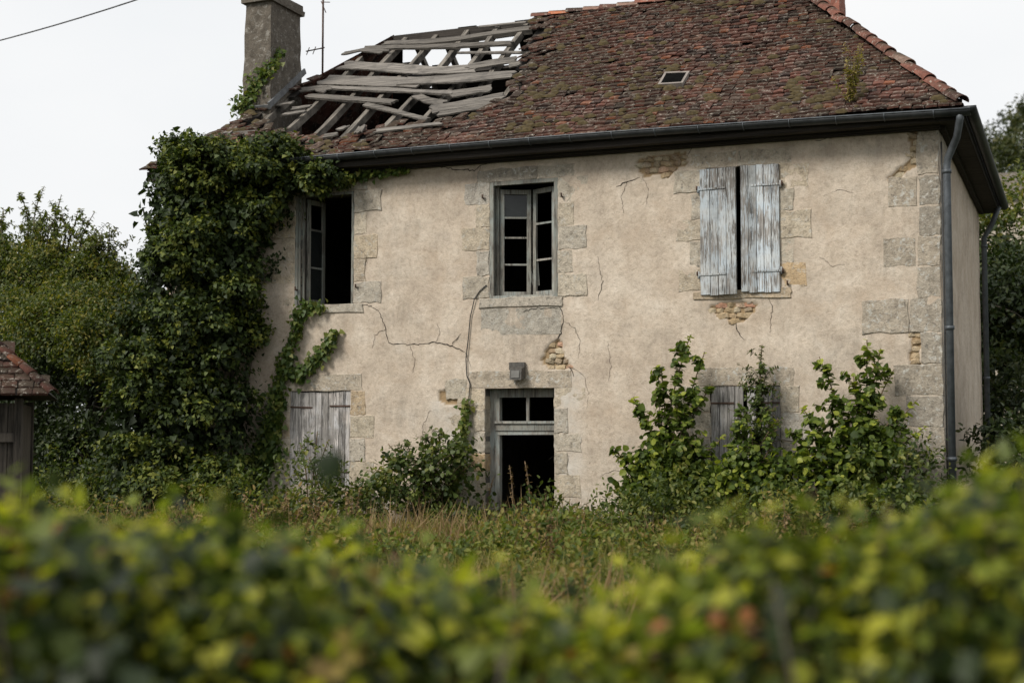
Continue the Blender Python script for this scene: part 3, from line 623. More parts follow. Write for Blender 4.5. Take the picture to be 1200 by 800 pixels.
for hx, hz in ((2.80, 3.72), (2.80, 4.92), (3.99, 3.72), (3.99, 4.92), (-2.56, 3.75), (-3.62, 3.75), (0.79, 4.95), (-0.45, 5.0), (4.05, 3.55)):
    b = MB(); b.tube([(hx, 0.02, hz), (hx, -0.05, hz), (hx, -0.055, hz+0.05)], 0.014, 6); b.build('hinge_pin', M['iron'], front_wall)

# floodlight above the door and loose cable on the wall
lp = at(608, 435, 0); lamp = empty('floodlight', (lp[0], -0.02, lp[2]-0.12)); tag(lamp, 'small grey floodlight fixed on the lintel over the doorway', 'lamp')
b = MB(); b.bb(lp[0]-0.13, lp[0]+0.11, -0.06, -0.014, lp[2]+0.02, lp[2]+0.13); b.build('mounting_plate', M['lamp'], lamp)
b = MB(); b.add([(lp[0]-0.10,-0.055,lp[2]-0.11),(lp[0]+0.12,-0.055,lp[2]-0.11),(lp[0]+0.12,-0.055,lp[2]+0.07),(lp[0]-0.10,-0.055,lp[2]+0.07),(lp[0]-0.08,-0.17,lp[2]-0.13),(lp[0]+0.10,-0.17,lp[2]-0.13),(lp[0]+0.10,-0.15,lp[2]+0.03),(lp[0]-0.08,-0.15,lp[2]+0.03)], [(0,1,2,3),(4,5,6,7),(0,1,5,4),(1,2,6,5),(2,3,7,6),(3,0,4,7)]); b.build('housing', M['lamp'], lamp)
b = MB(); b.add([(lp[0]-0.055,-0.172,lp[2]-0.105),(lp[0]+0.075,-0.172,lp[2]-0.105),(lp[0]+0.075,-0.157,lp[2]+0.005),(lp[0]-0.055,-0.157,lp[2]+0.005),(lp[0]-0.05,-0.180,lp[2]-0.10),(lp[0]+0.07,-0.180,lp[2]-0.10),(lp[0]+0.07,-0.165,lp[2]),(lp[0]-0.05,-0.165,lp[2])], [(0,1,2,3),(4,5,6,7),(0,1,5,4),(1,2,6,5),(2,3,7,6),(3,0,4,7)]); b.build('lens', M['white'], lamp)
b = MB(); pts = [at(px, py, -0.025) for px, py in ((570,334),(562,341),(556,350),(551,372),(549,395),(546,420),(547,440),(551,450),(549,470))]; b.tube(pts, 0.008, 6)
tag(b.build('loose_cable', M['cable']), 'thin dark cable hanging loose down the render beside the door', 'cable')

# ------------------------------------------------------------------ roof
roof = empty('roof', (0, 0, 0), house)
HOLE = [fr(*p) for p in ((448,34),(480,30),(560,20),(628,14),(622,40),(612,60),(607,82),(594,112),(555,127),(515,138),(480,145),(430,152),(385,158),(345,157),(318,153),(296,138),(322,120),(352,104),(400,66))]
def hipx(s): t = s/SLEN; return EXL+(RXL-EXL)*t, EXR+(RXR-EXR)*t
def inhole(x, s): return bool(pip(np.array([x]), np.array([s]), HOLE)[0])
def hole_dist(x, s):
    best = 9
    for i in range(len(HOLE)):
        a = np.array(HOLE[i]); c = np.array(HOLE[(i+1) % len(HOLE)]); t = np.clip(((np.array([x, s])-a)@(c-a))/((c-a)@(c-a)), 0, 1); best = min(best, float(np.linalg.norm(a+(c-a)*t-np.array([x, s]))))
    return best
# boarding under the tiles (ragged round the hole)
bd = MB(); cs = 0.16; ns = int(SLEN/cs)
for j in range(ns+1):
    s0, s1 = j*cs, min((j+1)*cs, SLEN)
    if s1 <= s0: continue
    x = EXL
    while x < EXR:
        xa, xb = hipx((s0+s1)/2); a, c = max(x, xa), min(x+cs, xb)
        if c > a and not inhole((a+c)/2, (s0+s1)/2):
            bd.add([rp(a, s0, -0.05), rp(c, s0, -0.05), rp(c, s1, -0.05), rp(a, s1, -0.05), rp(a, s0, -0.075), rp(c, s0, -0.075), rp(c, s1, -0.075), rp(a, s1, -0.075)], [(0,1,2,3), (7,6,5,4)])
        x += cs
bd.build('roof_boarding', M['darkwood'], roof)
# other slopes
def quad_slope(name, pts, mat, holes=None, n=24):
    """a slope as a grid between eave a-b and top c-d, with an optional test for missing cells"""
    a, b_, c, d = [Vector(p) for p in pts]; mb = MB(); nrm = (b_-a).cross(c-b_).normalized()*0.04
    for i in range(n):
        for j in range(n):
            q = [(a.lerp(b_, u)).lerp(d.lerp(c, u), v) for u, v in ((i/n, j/n), ((i+1)/n, j/n), ((i+1)/n, (j+1)/n), (i/n, (j+1)/n))]
            cc = (q[0]+q[2])/2
            if holes and holes(cc): continue
            mb.add(q+[p-nrm for p in q], [(0,1,2,3), (7,6,5,4)])
    return mb.build(name, M[mat], roof)
EB = DEP+0.35
def backhole(c): return (-3.95 < c.x < -1.55 and c.y < 4.86+0.16*math.sin(c.x*6) and not (-2.62+0.1*c.y-0.45 < c.x < -2.30+0.1*c.y-0.45)) or (-3.95 < c.x < -3.6 and 4.9 < c.y < 5.12)
quad_slope('back_slope', ((EXR, EB, EAVE_Z), (EXL, EB, EAVE_Z), (RXL, RIDGE_Y, RIDGE_Z-0.05), (RXR, RIDGE_Y, RIDGE_Z-0.05)), 'darkwood', backhole, 40)
quad_slope('hip_slope', ((EXR, EAVE_Y, EAVE_Z), (EXR, EB, EAVE_Z), (RXR, RIDGE_Y, RIDGE_Z-0.05), (RXR, RIDGE_Y, RIDGE_Z-0.05)), 'tile')
quad_slope('hip_slope', ((EXL, EB, EAVE_Z), (EXL, EAVE_Y, EAVE_Z), (RXL, RIDGE_Y, RIDGE_Z-0.05), (RXL, RIDGE_Y, RIDGE_Z-0.05)), 'tile')
# tiles
def tile_mesh(i):
    w, ln, t = 0.148+random.uniform(-0.008, 0.006), 0.27, 0.024; b = MB(); sk = [random.uniform(-0.008, 0.008) for _ in range(6)]
    xs = (-w/2, -w/6, w/6, w/2); cam_ = (0, 0.006, 0.006, 0)
    top = [(x, sk[k]*0.7, t+c) for k, (x, c) in enumerate(zip(xs, cam_))]+[(x, ln, t*0.6+c) for x, c in zip(xs, cam_)]
    bot = [(x, sk[k]*0.7, 0+c*0.4) for k, (x, c) in enumerate(zip(xs, cam_))]
    b.add(top+bot, [(0,1,5,4),(1,2,6,5),(2,3,7,6),(8,9,1,0),(9,10,2,1),(10,11,3,2),(8,0,4),(3,11,7)])
    return b.mesh('tile')
TM = [tile_mesh(i) for i in range(6)]
TV = [(np.array([v.co[:] for v in m.vertices]), [tuple(p.vertices) for p in m.polygons]) for m in TM]
EXPO = 0.128; tiles = []; nrow = int(SLEN/EXPO)
for j in range(nrow+1):
    s = j*EXPO-0.04; xa, xb = hipx(max(s, 0)); x = xa+random.uniform(0, 0.12); wob = random.uniform(-0.012, 0.012)
    while x < xb-0.02:
        h = inhole(x, s+0.05); dd = hole_dist(x, s) if x < 0.2 else 9
        near = max(0.0, 1-dd/0.55) if x < -0.2 else 0
        if x < -1.6 and s < 1.5: near = max(near, 0.55)
        skip = h or (near > 0 and random.random() < near*0.45) or random.random() < 0.012
        if not skip:
            y_ = s+wob+random.uniform(-0.016, 0.016)+near*random.uniform(-0.12, 0.05)
            p = rp(x+random.uniform(-0.005, 0.005), y_, 0.0+random.uniform(0, 0.008)+near*random.uniform(0, 0.05))
            rot = Matrix.Rotation(TH, 4, 'X') @ Matrix.Rotation(random.gauss(0, 0.04)+near*random.gauss(0, 0.32), 4, 'Z') @ Matrix.Rotation(random.gauss(0, 0.035)+near*random.gauss(0, 0.12), 4, 'Y') @ Matrix.Rotation(-0.16+random.gauss(0, 0.04)+near*random.gauss(0, 0.1), 4, 'X')
            tiles.append((Matrix.Translation(p) @ rot, random.randrange(6)))
        x += 0.154+random.uniform(-0.006, 0.008)
cv = Vector(CAM)
tiles.sort(key=lambda t: (t[0].translation-cv).length)
sky_l = [fr(*p) for p in ((776,103),(800,103),(806,86),(781,86))]
tiles = [t for t in tiles if not pip(np.array([t[0].translation.x]), np.array([(t[0].translation.y-EAVE_Y)/math.cos(TH)+0.1]), sky_l)[0]]
for mt, k in tiles[:300]:
    o = link('tile', TM[k], M['tile'], roof); o.matrix_basis = mt
tb = MB()
for mt, k in tiles[300:]:
    v, f = TV[k]; mm = np.array(mt); tb.add((v@mm[:3, :3].T+mm[:3, 3]).tolist(), f)
me = bpy.data.meshes.new('tiles'); me.from_pydata(tb.v, [], tb.f); o = link('tile_field', me, M['tile'], roof); o['kind'] = 'stuff'
# ridge and hip tiles: half-round, lapped
def half_tile(r0, r1, ln):
    b = MB(); k = 8; v = []
    for r, y in ((r0, 0), (r1, ln)):
        for rr in (r, r-0.016):
            for i in range(k+1): a = math.pi*i/k; v.append((math.cos(a)*rr, y, math.sin(a)*rr*0.85))
    n = k+1; f = []
    for i in range(k): f += [(i, i+1, 2*n+i+1, 2*n+i), (n+i+1, n+i, 3*n+i, 3*n+i+1), (i, n+i, n+i+1, i+1)]
    b.add(v, f); b.sm = [True]*len(f); return b.mesh('ridge_tile')
HT = half_tile(0.105, 0.088, 0.38)
def lay(a, c, nm, up):
    a, c = Vector(a), Vector(c); d = (c-a); n = int(d.length/0.32); d.normalize()
    for i in range(n):
        p = a+d*(i*0.32); z = Vector(up); xx = d.cross(z).normalized(); zz = xx.cross(d)
        m = Matrix((xx, d, zz)).transposed().to_4x4(); m = Matrix.Translation(p+Vector((random.uniform(-.01,.01), random.uniform(-.01,.01), random.uniform(-.015,.012)))) @ m @ Matrix.Rotation(random.gauss(0, 0.035), 4, 'Z') @ Matrix.Rotation(random.gauss(0, 0.03)-0.03, 4, 'X')
        o = link(nm, HT, M['ridge'], roof); o.matrix_basis = m
lay((EXR-0.02, EAVE_Y+0.02, EAVE_Z+0.02), (RXR, RIDGE_Y, RIDGE_Z), 'hip_tile', (0.3, -0.3, 1))
lay((-1.2, RIDGE_Y, RIDGE_Z-0.03), (RXR+0.1, RIDGE_Y, RIDGE_Z), 'ridge_tile', (0, 0, 1))
# rafters, battens and planks across the hole
def up_n(): return (0, -math.sin(TH), math.cos(TH))
x = -5.6
while x < -0.5:
    t_hi = SLEN if x > RXL else SLEN*(x-EXL)/(RXL-EXL); t_hi -= 0.05
    b = MB(); xo = random.uniform(-0.05, 0.05); b.beam([rp(x+xo*t, 0.1+t*(t_hi-0.1), -0.13) for t in (0, 0.25, 0.5, 0.75, 1)], 0.085, 0.11, up_n(), 0.007); b.build('rafter', M['rafter'], roof)
    if -4.0 < x < -3.0 or -1.3 < x:   # matching rafters on the back slope
        b = MB(); q = [Vector((x+0.1, RIDGE_Y+(EB-RIDGE_Y)*t, RIDGE_Z-0.1-(RIDGE_Z-EAVE_Z)*t)) for t in (0, 0.3, 0.6, 0.95)]; b.beam(q, 0.08, 0.1, (0, 0.6, 0.8), 0.007); b.build('rafter', M['rafter'], roof)
    x += 0.62+random.uniform(-0.04, 0.04)
def board(pts, wpx, name='plank', th=0.024, n0=-0.05, mat='plank', par=None, jit=0.004):
    """a weathered board laid over the rafters: places on the slope, width in metres; uneven edges and split, ragged ends"""
    q = [fr(*p) for p in pts]; fine = []
    for (a, c) in zip(q[:-1], q[1:]):
        m = max(3, int(math.hypot(c[0]-a[0], c[1]-a[1])/0.22))
        for i in range(m): fine.append((a[0]+(c[0]-a[0])*i/m, a[1]+(c[1]-a[1])*i/m))
    fine.append(q[-1]); n = len(fine); k = 4; v = []; f = []; tilt = random.uniform(-0.02, 0.02); lift = random.uniform(0, 0.02)
    ed = [[random.uniform(-0.12, 0.03) for _ in range(k+1)] for _ in range(2)]; ew = random.uniform(0, 6)
    for i, (x, y) in enumerate(fine):
        tx, ty = fine[min(i+1, n-1)][0]-fine[max(i-1, 0)][0], fine[min(i+1, n-1)][1]-fine[max(i-1, 0)][1]; L = math.hypot(tx, ty); tx, ty = tx/L, ty/L
        w = wpx*(1+0.10*math.sin(i*0.9+ew)+random.uniform(-0.06, 0.06))
        for lay_ in (0, 1):
            for e in range(k+1):
                c = (e/k-0.5)*w; al = ed[0][e] if i == n-1 else (-ed[1][e] if i == 0 else 0); al *= min(1, wpx*4)
                p = rp(x+tx*al-ty*c, y+ty*al+tx*c, 0); sg = sag(x+tx*al-ty*c, y+ty*al+tx*c)
                p += Vector(up_n())*(n0+lift-sg*0.7-th*lay_+tilt*(e/k-0.5)+random.uniform(-jit, jit)); v.append(p)
    m = 2*(k+1)
    for i in range(n-1):
        for e in range(k): f += [(i*m+e, (i+1)*m+e, (i+1)*m+e+1, i*m+e+1), (i*m+k+1+e, i*m+k+2+e, (i+1)*m+k+2+e, (i+1)*m+k+1+e)]
        f += [(i*m, i*m+k+1, (i+1)*m+k+1, (i+1)*m), (i*m+k, (i+1)*m+k, (i+1)*m+2*k+1, i*m+2*k+1)]
    for i in (0, n-1): f += [(i*m+e, i*m+e+1, i*m+k+2+e, i*m+k+1+e) for e in range(k)]
    return MB().add(v, f).build(name, M[mat], par or roof)
board([(448,47),(500,44),(540,40),(622,28)], 0.16, 'ridge_beam', 0.09, -0.06)
board([(560,31),(618,25)], 0.09, n0=-0.02)
board([(425,54),(520,50),(600,47)], 0.13, 'batten', 0.04, -0.05); board([(535,57),(620,57)], 0.06, 'batten', 0.03)
board([(398,73),(500,78),(560,75)], 0.32); board([(545,75),(608,66)], 0.22, n0=-0.03); board([(376,90),(500,93)], 0.40, n0=-0.055); board([(470,92),(604,84)], 0.36, n0=-0.04)
board([(372,99),(530,104)], 0.15, 'batten', 0.035, -0.045); board([(358,109),(462,116)], 0.15, 'batten', 0.035, -0.045)
board([(425,118),(460,126),(500,136)], 0.12, 'batten', 0.03, -0.04); board([(500,124),(545,116),(592,109)], 0.34, n0=-0.05); board([(508,129),(550,122),(590,117)], 0.20, n0=-0.05); board([(525,106),(560,101),(575,99)], 0.25, n0=-0.052)
board([(400,62),(425,57),(452,60)], 0.2, n0=-0.03); board([(350,104),(372,101),(385,104)], 0.2, n0=-0.02); board([(322,122),(345,118)], 0.15, n0=-0.02); board([(330,135),(360,130)], 0.13, n0=0); board([(340,128),(365,124)], 0.1, n0=0)
board([(270,158),(300,156),(332,158)], 0.16, n0=0.02); board([(262,160),(275,151)], 0.2, n0=0.02); board([(395,156),(410,150)], 0.12, n0=0.05); board([(420,159),(426,150)], 0.13, n0=0.06); board([(440,157),(520,147)], 0.14, n0=0.05); board([(380,163),(398,160)], 0.12, n0=0.06)
board([(485,106),(500,112),(520,115)], 0.16, n0=-0.06); board([(594,76),(610,73)], 0.14, n0=-0.02)
for s in (0.35, 0.6):
    b = MB(); xa, xb = hipx(s); b.beam([rp(xx, s+random.uniform(-0.03, 0.03), -0.045) for xx in np.linspace(xa+0.1, -1.2 if s < 0.7 else -3.4-s*0.5, 9)], 0.06, 0.03, up_n(), 0.008); b.build('batten', M['plank'], roof)
# purlins and king post inside
for s in (3.6,):
    b = MB(); b.beam([rp(hipx(s)[0]+0.2, s, -0.26), rp(-0.2, s, -0.26)], 0.14, 0.16, up_n(), 0.008); b.build('purlin', M['darkwood'], roof)
b = MB(); b.beam([(-4.0, 4.0, 8.74), (3.4, 4.0, 8.74)], 0.09, 0.2, (0, 0, 1), 0.006); b.build('ridge_board', M['darkwood'], roof)
# moss cushions along the courses
mo = MB()
for _ in range(900):
    s = abs(random.gauss(0, 1.6)) if random.random() < 0.6 else random.uniform(0, SLEN)
    if s > SLEN-0.1: continue
    xa, xb = hipx(s); x = random.uniform(xa, xb)
    if inhole(x, s) or fbm(np.array(x*0.9), np.array(s*0.9), 77) < 0.42: continue
    r = random.uniform(0.025, 0.075); s = round(s/EXPO)*EXPO-0.03; v = []
    c = rp(x, s, 0.02)
    ux, us, un = Vector((1, 0, 0)), Vector((0, math.cos(TH), math.sin(TH))), Vector(up_n())
    for k in range(6): a = k*math.pi/3; v.append(c+ux*math.cos(a)*r*1.5*random.uniform(0.8, 1.3)+us*math.sin(a)*r*random.uniform(0.7, 1.1))
    for k in range(6): a = k*math.pi/3; v.append(c+ux*math.cos(a)*r*0.9+us*math.sin(a)*r*0.6+un*r*random.uniform(0.4, 0.7))
    mo.add(v, [(k, (k+1) % 6, 6+(k+1) % 6, 6+k) for k in range(6)]+[(6,7,8,9,10,11)], True)
o = mo.build('moss', M['moss'], roof); o['kind'] = 'stuff'
# small roof light
skl = empty('skylight', (0, 0, 0), roof); sx, ss = fr(790, 94); 
def sbox(name, a, c, s0, s1, n0, n1, mat):
    v = [rp(q[0], q[1], n) for n in (n0, n1) for q in ((a, s0), (c, s0), (c, s1), (a, s1))]
    return MB().add(v, [(0,1,2,3),(4,5,6,7),(0,1,5,4),(1,2,6,5),(2,3,7,6),(3,0,4,7)]).build(name, M[mat], skl)
sbox('frame', sx-0.19, sx-0.155, ss-0.24, ss+0.24, -0.02, 0.066, 'skyframe'); sbox('frame', sx+0.155, sx+0.19, ss-0.24, ss+0.24, -0.02, 0.066, 'skyframe')
sbox('frame', sx-0.16, sx+0.16, ss-0.24, ss-0.195, -0.02, 0.064, 'skyframe'); sbox('frame', sx-0.16, sx+0.16, ss+0.195, ss+0.24, -0.02, 0.064, 'skyframe'); sbox('pane', sx-0.158, sx+0.158, ss-0.198, ss+0.198, 0.047, 0.054, 'void')
# eaves: fascia, soffit, gutter with brackets
def gz(x): t = (x-(-4.8))/(6.45+4.8); return EAVE_Z-0.065+0.05*math.sin(max(0, min(1, t))*math.pi)-0.04*t
sf = MB(); sf.bb(EXL+0.05, EXR-0.05, EAVE_Y+0.03, 0.03, 5.57, 5.60); sf.bb(XR-0.05, EXR-0.03, 0.034, EB-0.04, 5.57, 5.60); sf.build('soffit', M['darkwood'], house)
sf = MB(); sf.bb(EXL+0.04, EXR-0.03, EAVE_Y, EAVE_Y+0.028, 5.56, 5.72); sf.bb(EXR-0.028, EXR, EAVE_Y, EB, 5.562, 5.722); sf.build('fascia', M['darkwood'], house)
sf = MB(); sf.bb(XL, XR+0.03, -0.07, -0.012, 5.515, 5.566); sf.bb(XL, XR+0.03, -0.13, -0.072, 5.54, 5.568); sf.build('cornice', M['darkwood'], house)
sf = MB(); sf.bb(XR+0.012, XR+0.09, 0.0, DEP, 5.515, 5.566); sf.build('cornice', M['darkwood'], house)
def trough(pts, r, name, par, outward):
    """half-round gutter swept along points"""
    b = MB(); v = []; k = 8; o = Vector(outward)
    for p in pts:
        for rr in (r, r-0.008):
            for i in range(k+1): a = math.pi+math.pi*i/k; v.append(Vector(p)+o*math.cos(a)*rr+Vector((0, 0, math.sin(a)*rr)))
    n = 2*(k+1); f = []
    for j in range(len(pts)-1):
        for i in range(k): f += [(j*n+i, j*n+i+1, (j+1)*n+i+1, (j+1)*n+i), (j*n+k+1+i+1, j*n+k+1+i, (j+1)*n+k+1+i, (j+1)*n+k+2+i)]
        f += [(j*n, (j+1)*n, (j+1)*n+k+1, j*n+k+1), (j*n+k, j*n+2*k+1, (j+1)*n+2*k+1, (j+1)*n+k)]
    f += [tuple(range(k+1)), tuple((len(pts)-1)*n+i for i in range(k+1))]
    b.add(v, f, True); return b.build(name, M['gutter'], par)
gut = trough([(x, EAVE_Y-0.085, gz(x)) for x in np.linspace(-4.9, 6.49, 24)], 0.08, 'gutter', house, (0, -1, 0))
gb = MB(); gb.tube([(x, EAVE_Y-0.165, gz(x)+0.002) for x in np.linspace(-4.9, 6.49, 24)], 0.011, 6); gb.build('rolled_edge', M['zinc'], gut)
for x in np.arange(-4.5, 6.4, 0.62):
    b = MB(); b.tube([(x, EAVE_Y-0.085+math.cos(math.pi+a)*0.086*-1, gz(x)+math.sin(math.pi+a)*0.086) for a in np.linspace(0, math.pi, 7)], 0.007, 5); b.build('gutter_bracket', M['zinc'], gut)
trough([(EXR+0.085, y, EAVE_Z-0.07) for y in np.linspace(EAVE_Y-0.16, EB, 12)], 0.08, 'gutter', house, (1, 0, 0))
# downpipes
def downpipe(pts, r, brk):
    b = MB(); b.tube(pts, r, 10); d = b.build('downpipe', M['zinc'], house)
    for z in brk:
        c = Vector(pts[-2]).lerp(Vector(pts[-1]), (pts[-2][2]-z)/(pts[-2][2]-pts[-1][2])); k = MB(); k.tube([c+Vector((0,0,-0.025)), c+Vector((0,0,0.025))], r+0.012, 10); k.bb(c.x-0.01, c.x+0.01, c.y, c.y+0.08, c.z-0.012, c.z+0.012); k.build('pipe_collar', M['zinc'], d)
downpipe([(6.36, EAVE_Y-0.085, 5.64), (6.36, EAVE_Y-0.085, 5.56), (6.30, -0.22, 5.36), (6.17, -0.07, 5.12), (6.155, -0.06, 5.0), (6.155, -0.06, 0.05)], 0.05, (4.95, 2.9, 1.2))
downpipe([(6.42, 7.7, 5.6), (6.30, 7.75, 5.3), (6.15, 7.8, 5.05), (6.15, 7.8, 0.0)], 0.05, (4.9, 2.5))
b = MB(); b.tube([(6.09, -0.03, 5.35), (6.09, -0.03, 0.2)], 0.012, 6); b.build('earth_cable', M['cable'], house)

# chimneys
ch = empty('chimney', (0, 0, 0), house)
def stack(x0, x1, y0, y1, z0, z1, taper, mat):
    n = 14; v = []; f = []
    for j in range(n+1):
        t = j/n; e = taper*(1-t); z = z0+(z1-z0)*t; ring = []
        a, b_, c, d = x0-e, x1+e, y0-e, y1+e
        for k in range(5): ring.append((a+(b_-a)*k/5, c))
        for k in range(6): ring.append((b_, c+(d-c)*k/6))
        for k in range(5): ring.append((b_-(b_-a)*k/5, d))
        for k in range(6): ring.append((a, d-(d-c)*k/6))
        for (p, q) in ring: v.append((p+random.gauss(0, 0.006), q+random.gauss(0, 0.006), z))
    m = 22
    for j in range(n):
        for k in range(m): f.append((j*m+k, j*m+(k+1) % m, (j+1)*m+(k+1) % m, (j+1)*m+k))
    f.append(tuple(n*m+k for k in range(m))); return MB().add(v, f)
stack(-5.50, -5.0, 1.40, 2.38, 6.2, 8.90, 0.05, 'chimney').build('stack', M['chimney'], ch)
b = MB(); b.box((-5.25, 1.89, 8.93), (0.62, 1.12, 0.07), None, 0.008); b.build('cap', M['chimney'], ch)
b = MB(); b.box((-5.25, 1.89, 9.02), (0.56, 1.04, 0.10), None, 0.01); b.build('cap', M['chimney'], ch)
b = MB(); b.beam([(-4.955, 1.30, 7.06), (-4.955, 2.5, 7.06+1.2*KR)], 0.03, 0.10, (0, -0.6, 0.8), 0.006); b.beam([(-5.55, 1.335, 7.04), (-4.95, 1.335, 7.04)], 0.02, 0.09, (0, -0.6, 0.8), 0.006); b.build('flashing', M['lead'], ch)
ch2 = empty('chimney', (0, 0, 0), house)
q = at(946, 8, 5.2); stack(q[0]-0.12, q[0]+0.55, 5.2, 5.9, 7.6, 9.55, 0.0, 'rubble').build('stack', M['ridge'], ch2)
b = MB(); b.box((q[0]+0.215, 5.55, 9.6), (0.8, 0.84, 0.1), None, 0.008); b.build('cap', M['chimney'], ch2)
# aerial beside the chimney
ab = at(378, 82, 2.9); an = empty('television_aerial', (ab[0], 2.9, ab[2]-0.3)); tag(an, 'thin metal television aerial mast behind the rendered chimney', 'aerial')
b = MB(); b.tube([(ab[0], 2.9, ab[2]-0.5), (ab[0], 2.9, 9.9)], 0.018, 6); b.build('mast', M['iron'], an)
a1 = at(378, 57, 2.9); b = MB(); b.tube([(a1[0]-0.34, 2.9, a1[2]-0.02), (a1[0]+0.04, 2.9, a1[2]+0.01)], 0.012, 5); b.build('boom', M['iron'], an)
b = MB()
for dx in (-0.30, -0.17): b.tube([(a1[0]+dx, 2.85, a1[2]-0.10), (a1[0]+dx, 2.95, a1[2]+0.06)], 0.008, 5)
b.build('dipole', M['iron'], an)
a2 = at(378, 4, 2.9); b = MB(); b.tube([(a2[0]-0.03, 2.9, a2[2]+0.04), (a2[0]+0.1, 2.85, a2[2]-0.2)], 0.008, 5); b.tube([(a2[0], 2.9, a2[2]+0.02), (a2[0]+0.15, 2.9, a2[2])], 0.008, 5); b.build('dipole', M['iron'], an)
# overhead cable
b = MB(); A = np.array(at(-60, 63, 6.0)); B = np.array(at(330, -60, 2.0)); b.tube([A+(B-A)*t-np.array([0, 0, 0.12*math.sin(t*math.pi)]) for t in np.linspace(0, 1, 14)], 0.014, 6)
tag(b.build('overhead_cable', M['cable']), 'thin overhead cable crossing the pale sky beside the chimney', 'cable')

# ------------------------------------------------------------------ ivy on the house corner
def P3(px, py, Y): return tuple(at(px, py, Y))
def ell(px, py, Y, rx, ry, rz): return (P3(px, py, Y), (rx, ry, rz))
ivy = empty('ivy', (-5.6, -0.5, 0)); tag(ivy, 'huge dark green ivy swallowing the house corner below the chimney', 'ivy')
IVC = [ell(215,205,-0.55,0.5,0.5,0.42), ell(250,198,-0.6,0.6,0.45,0.36), ell(305,195,-0.45,0.6,0.34,0.30), ell(350,200,-0.25,0.5,0.22,0.2),
       ell(210,255,-0.7,0.5,0.5,0.6), ell(250,260,-0.5,0.75,0.5,0.7), ell(300,250,-0.2,0.6,0.3,0.55), ell(205,320,-0.8,0.55,0.55,0.6), ell(250,330,-0.5,0.7,0.5,0.8), ell(290,310,-0.15,0.5,0.25,0.7),
       ell(180,400,-0.9,0.8,0.6,0.7), ell(245,410,-0.6,0.7,0.5,0.8), ell(190,490,-1.0,0.9,0.7,0.9), ell(255,500,-0.6,0.55,0.5,0.9), ell(170,560,-1.1,0.9,0.7,0.6), ell(250,575,-0.7,0.6,0.5,0.5), ell(285,385,-0.1,0.3,0.2,0.3), ell(220,300,-0.9,0.5,0.45,0.4), ell(230,375,-1.0,0.5,0.45,0.4), ell(170,440,-1.3,0.6,0.5,0.4)]
sub = []
for c, a in IVC:
    for _ in range(8):
        d = rdir(1)[0]; d[1] = -abs(d[1]); r = random.uniform(0.15, 0.36); q = np.array(c)+np.array(a)*d*random.uniform(0.85, 1.2)
        if q[2] > 3.2 and q[0] < at(188, 250, q[1])[0]: continue
        sub.append((tuple(q), (r*1.25, r, r*0.75)))
pk = [clump_leaves(IVC, 1500, 18, 0.066, 0.16, 0.22, 'ivy', 0.14, 0.6, 0.25, 0.55, 0.6, -0.02), clump_leaves(sub, 4300, 18, 0.064, 0.48, 0.32, 'ivy', 0.085, 0.9, 0.5, 0.6, 0.6, -0.02)]  # leaves between the bulges coloured darker to paint shade in the hollows
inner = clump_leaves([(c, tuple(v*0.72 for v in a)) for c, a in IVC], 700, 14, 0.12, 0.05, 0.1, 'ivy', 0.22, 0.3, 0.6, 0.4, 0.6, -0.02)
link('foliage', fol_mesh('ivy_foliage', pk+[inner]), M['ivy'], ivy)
b = MB()
for _ in range(14):
    x = random.uniform(-6.2, -4.6); b.tube([(x+random.uniform(-.3,.3), -0.12, 0), (x, -0.06, 1.5), (x+random.uniform(-.3,.3), -0.05, 3.2), (x+random.uniform(-.5,.5), -0.08, 5.2)], [0.04, 0.03, 0.022, 0.012], 6)
b.build('stem', M['bark'], ivy)
def flat_vine(name, label, runs, spacing, size, spread, mat='vine', cat='creeper', lc0=0.35):
    """a creeper lying on the wall: a thin stem with leaves along it, flat against the render"""
    root = empty(name, tuple(P3(*runs[0][0], -0.02))); tag(root, label, cat); sb = MB(); pk = []
    for pts in runs:
        Q = np.array([P3(px, py, -0.03) for px, py in pts]); seg = np.linalg.norm(np.diff(Q, axis=0), axis=1); cum = np.concatenate([[0], np.cumsum(seg)])
        sb.tube([Vector(q) for q in Q], [0.010]*len(Q), 5); n = int(cum[-1]/spacing)
        t = RNG.uniform(0, cum[-1], n); p = np.stack([np.interp(t, cum, Q[:, k]) for k in range(3)], 1)
        w = spread*(1.1-0.6*t/cum[-1]); off = RNG.normal(size=(n, 3))*w[:, None]*0.5; off[:, 1] = -np.abs(RNG.normal(size=n))*0.06-0.01; p = p+off
        nr = unit(np.array([0, -1.0, 0.35])+RNG.normal(size=(n, 3))*0.45); ax = unit(np.array([0, -0.2, -0.8])+RNG.normal(size=(n, 3))*0.6)
        pk.append(leaves(p, ax, nr, RNG.uniform(0.6, 1.2, n)*size, lc0+RNG.normal(size=n)*0.22+0.25*t/cum[-1], 'ivy'))
    sb.build('stem', M['twig'], root); link('foliage', fol_mesh('vine_foliage', pk), M[mat], root); return root
flat_vine('ivy_strand', 'green ivy strand climbing from the ground to the sill of the casement window', [[(308,560),(315,520),(322,480),(330,440),(343,405),(350,385),(352,362)], [(335,430),(350,440),(368,425),(382,410),(395,387)], [(352,364),(365,359),(380,358)], [(300,580),(305,530),(318,490)], [(320,545),(326,500),(330,460)]], 0.0032, 0.085, 0.16, 'vine', 'ivy', 0.25)
flat_vine('ivy_strand', 'sparse ivy strand trailing under the gutter towards the middle window', [[(350,205),(380,203),(400,207),(425,206),(450,203),(478,199)], [(340,215),(360,220),(385,215),(410,212)]], 0.006, 0.08, 0.11, 'vine', 'ivy', 0.25)
flat_vine('wall_creeper', 'young creeper climbing the render beside the doorway', [[(530,590),(537,550),(541,520),(546,490),(549,468)], [(520,595),(533,560),(540,530)]], 0.004, 0.075, 0.12, 'vine', 'creeper', 0.4)
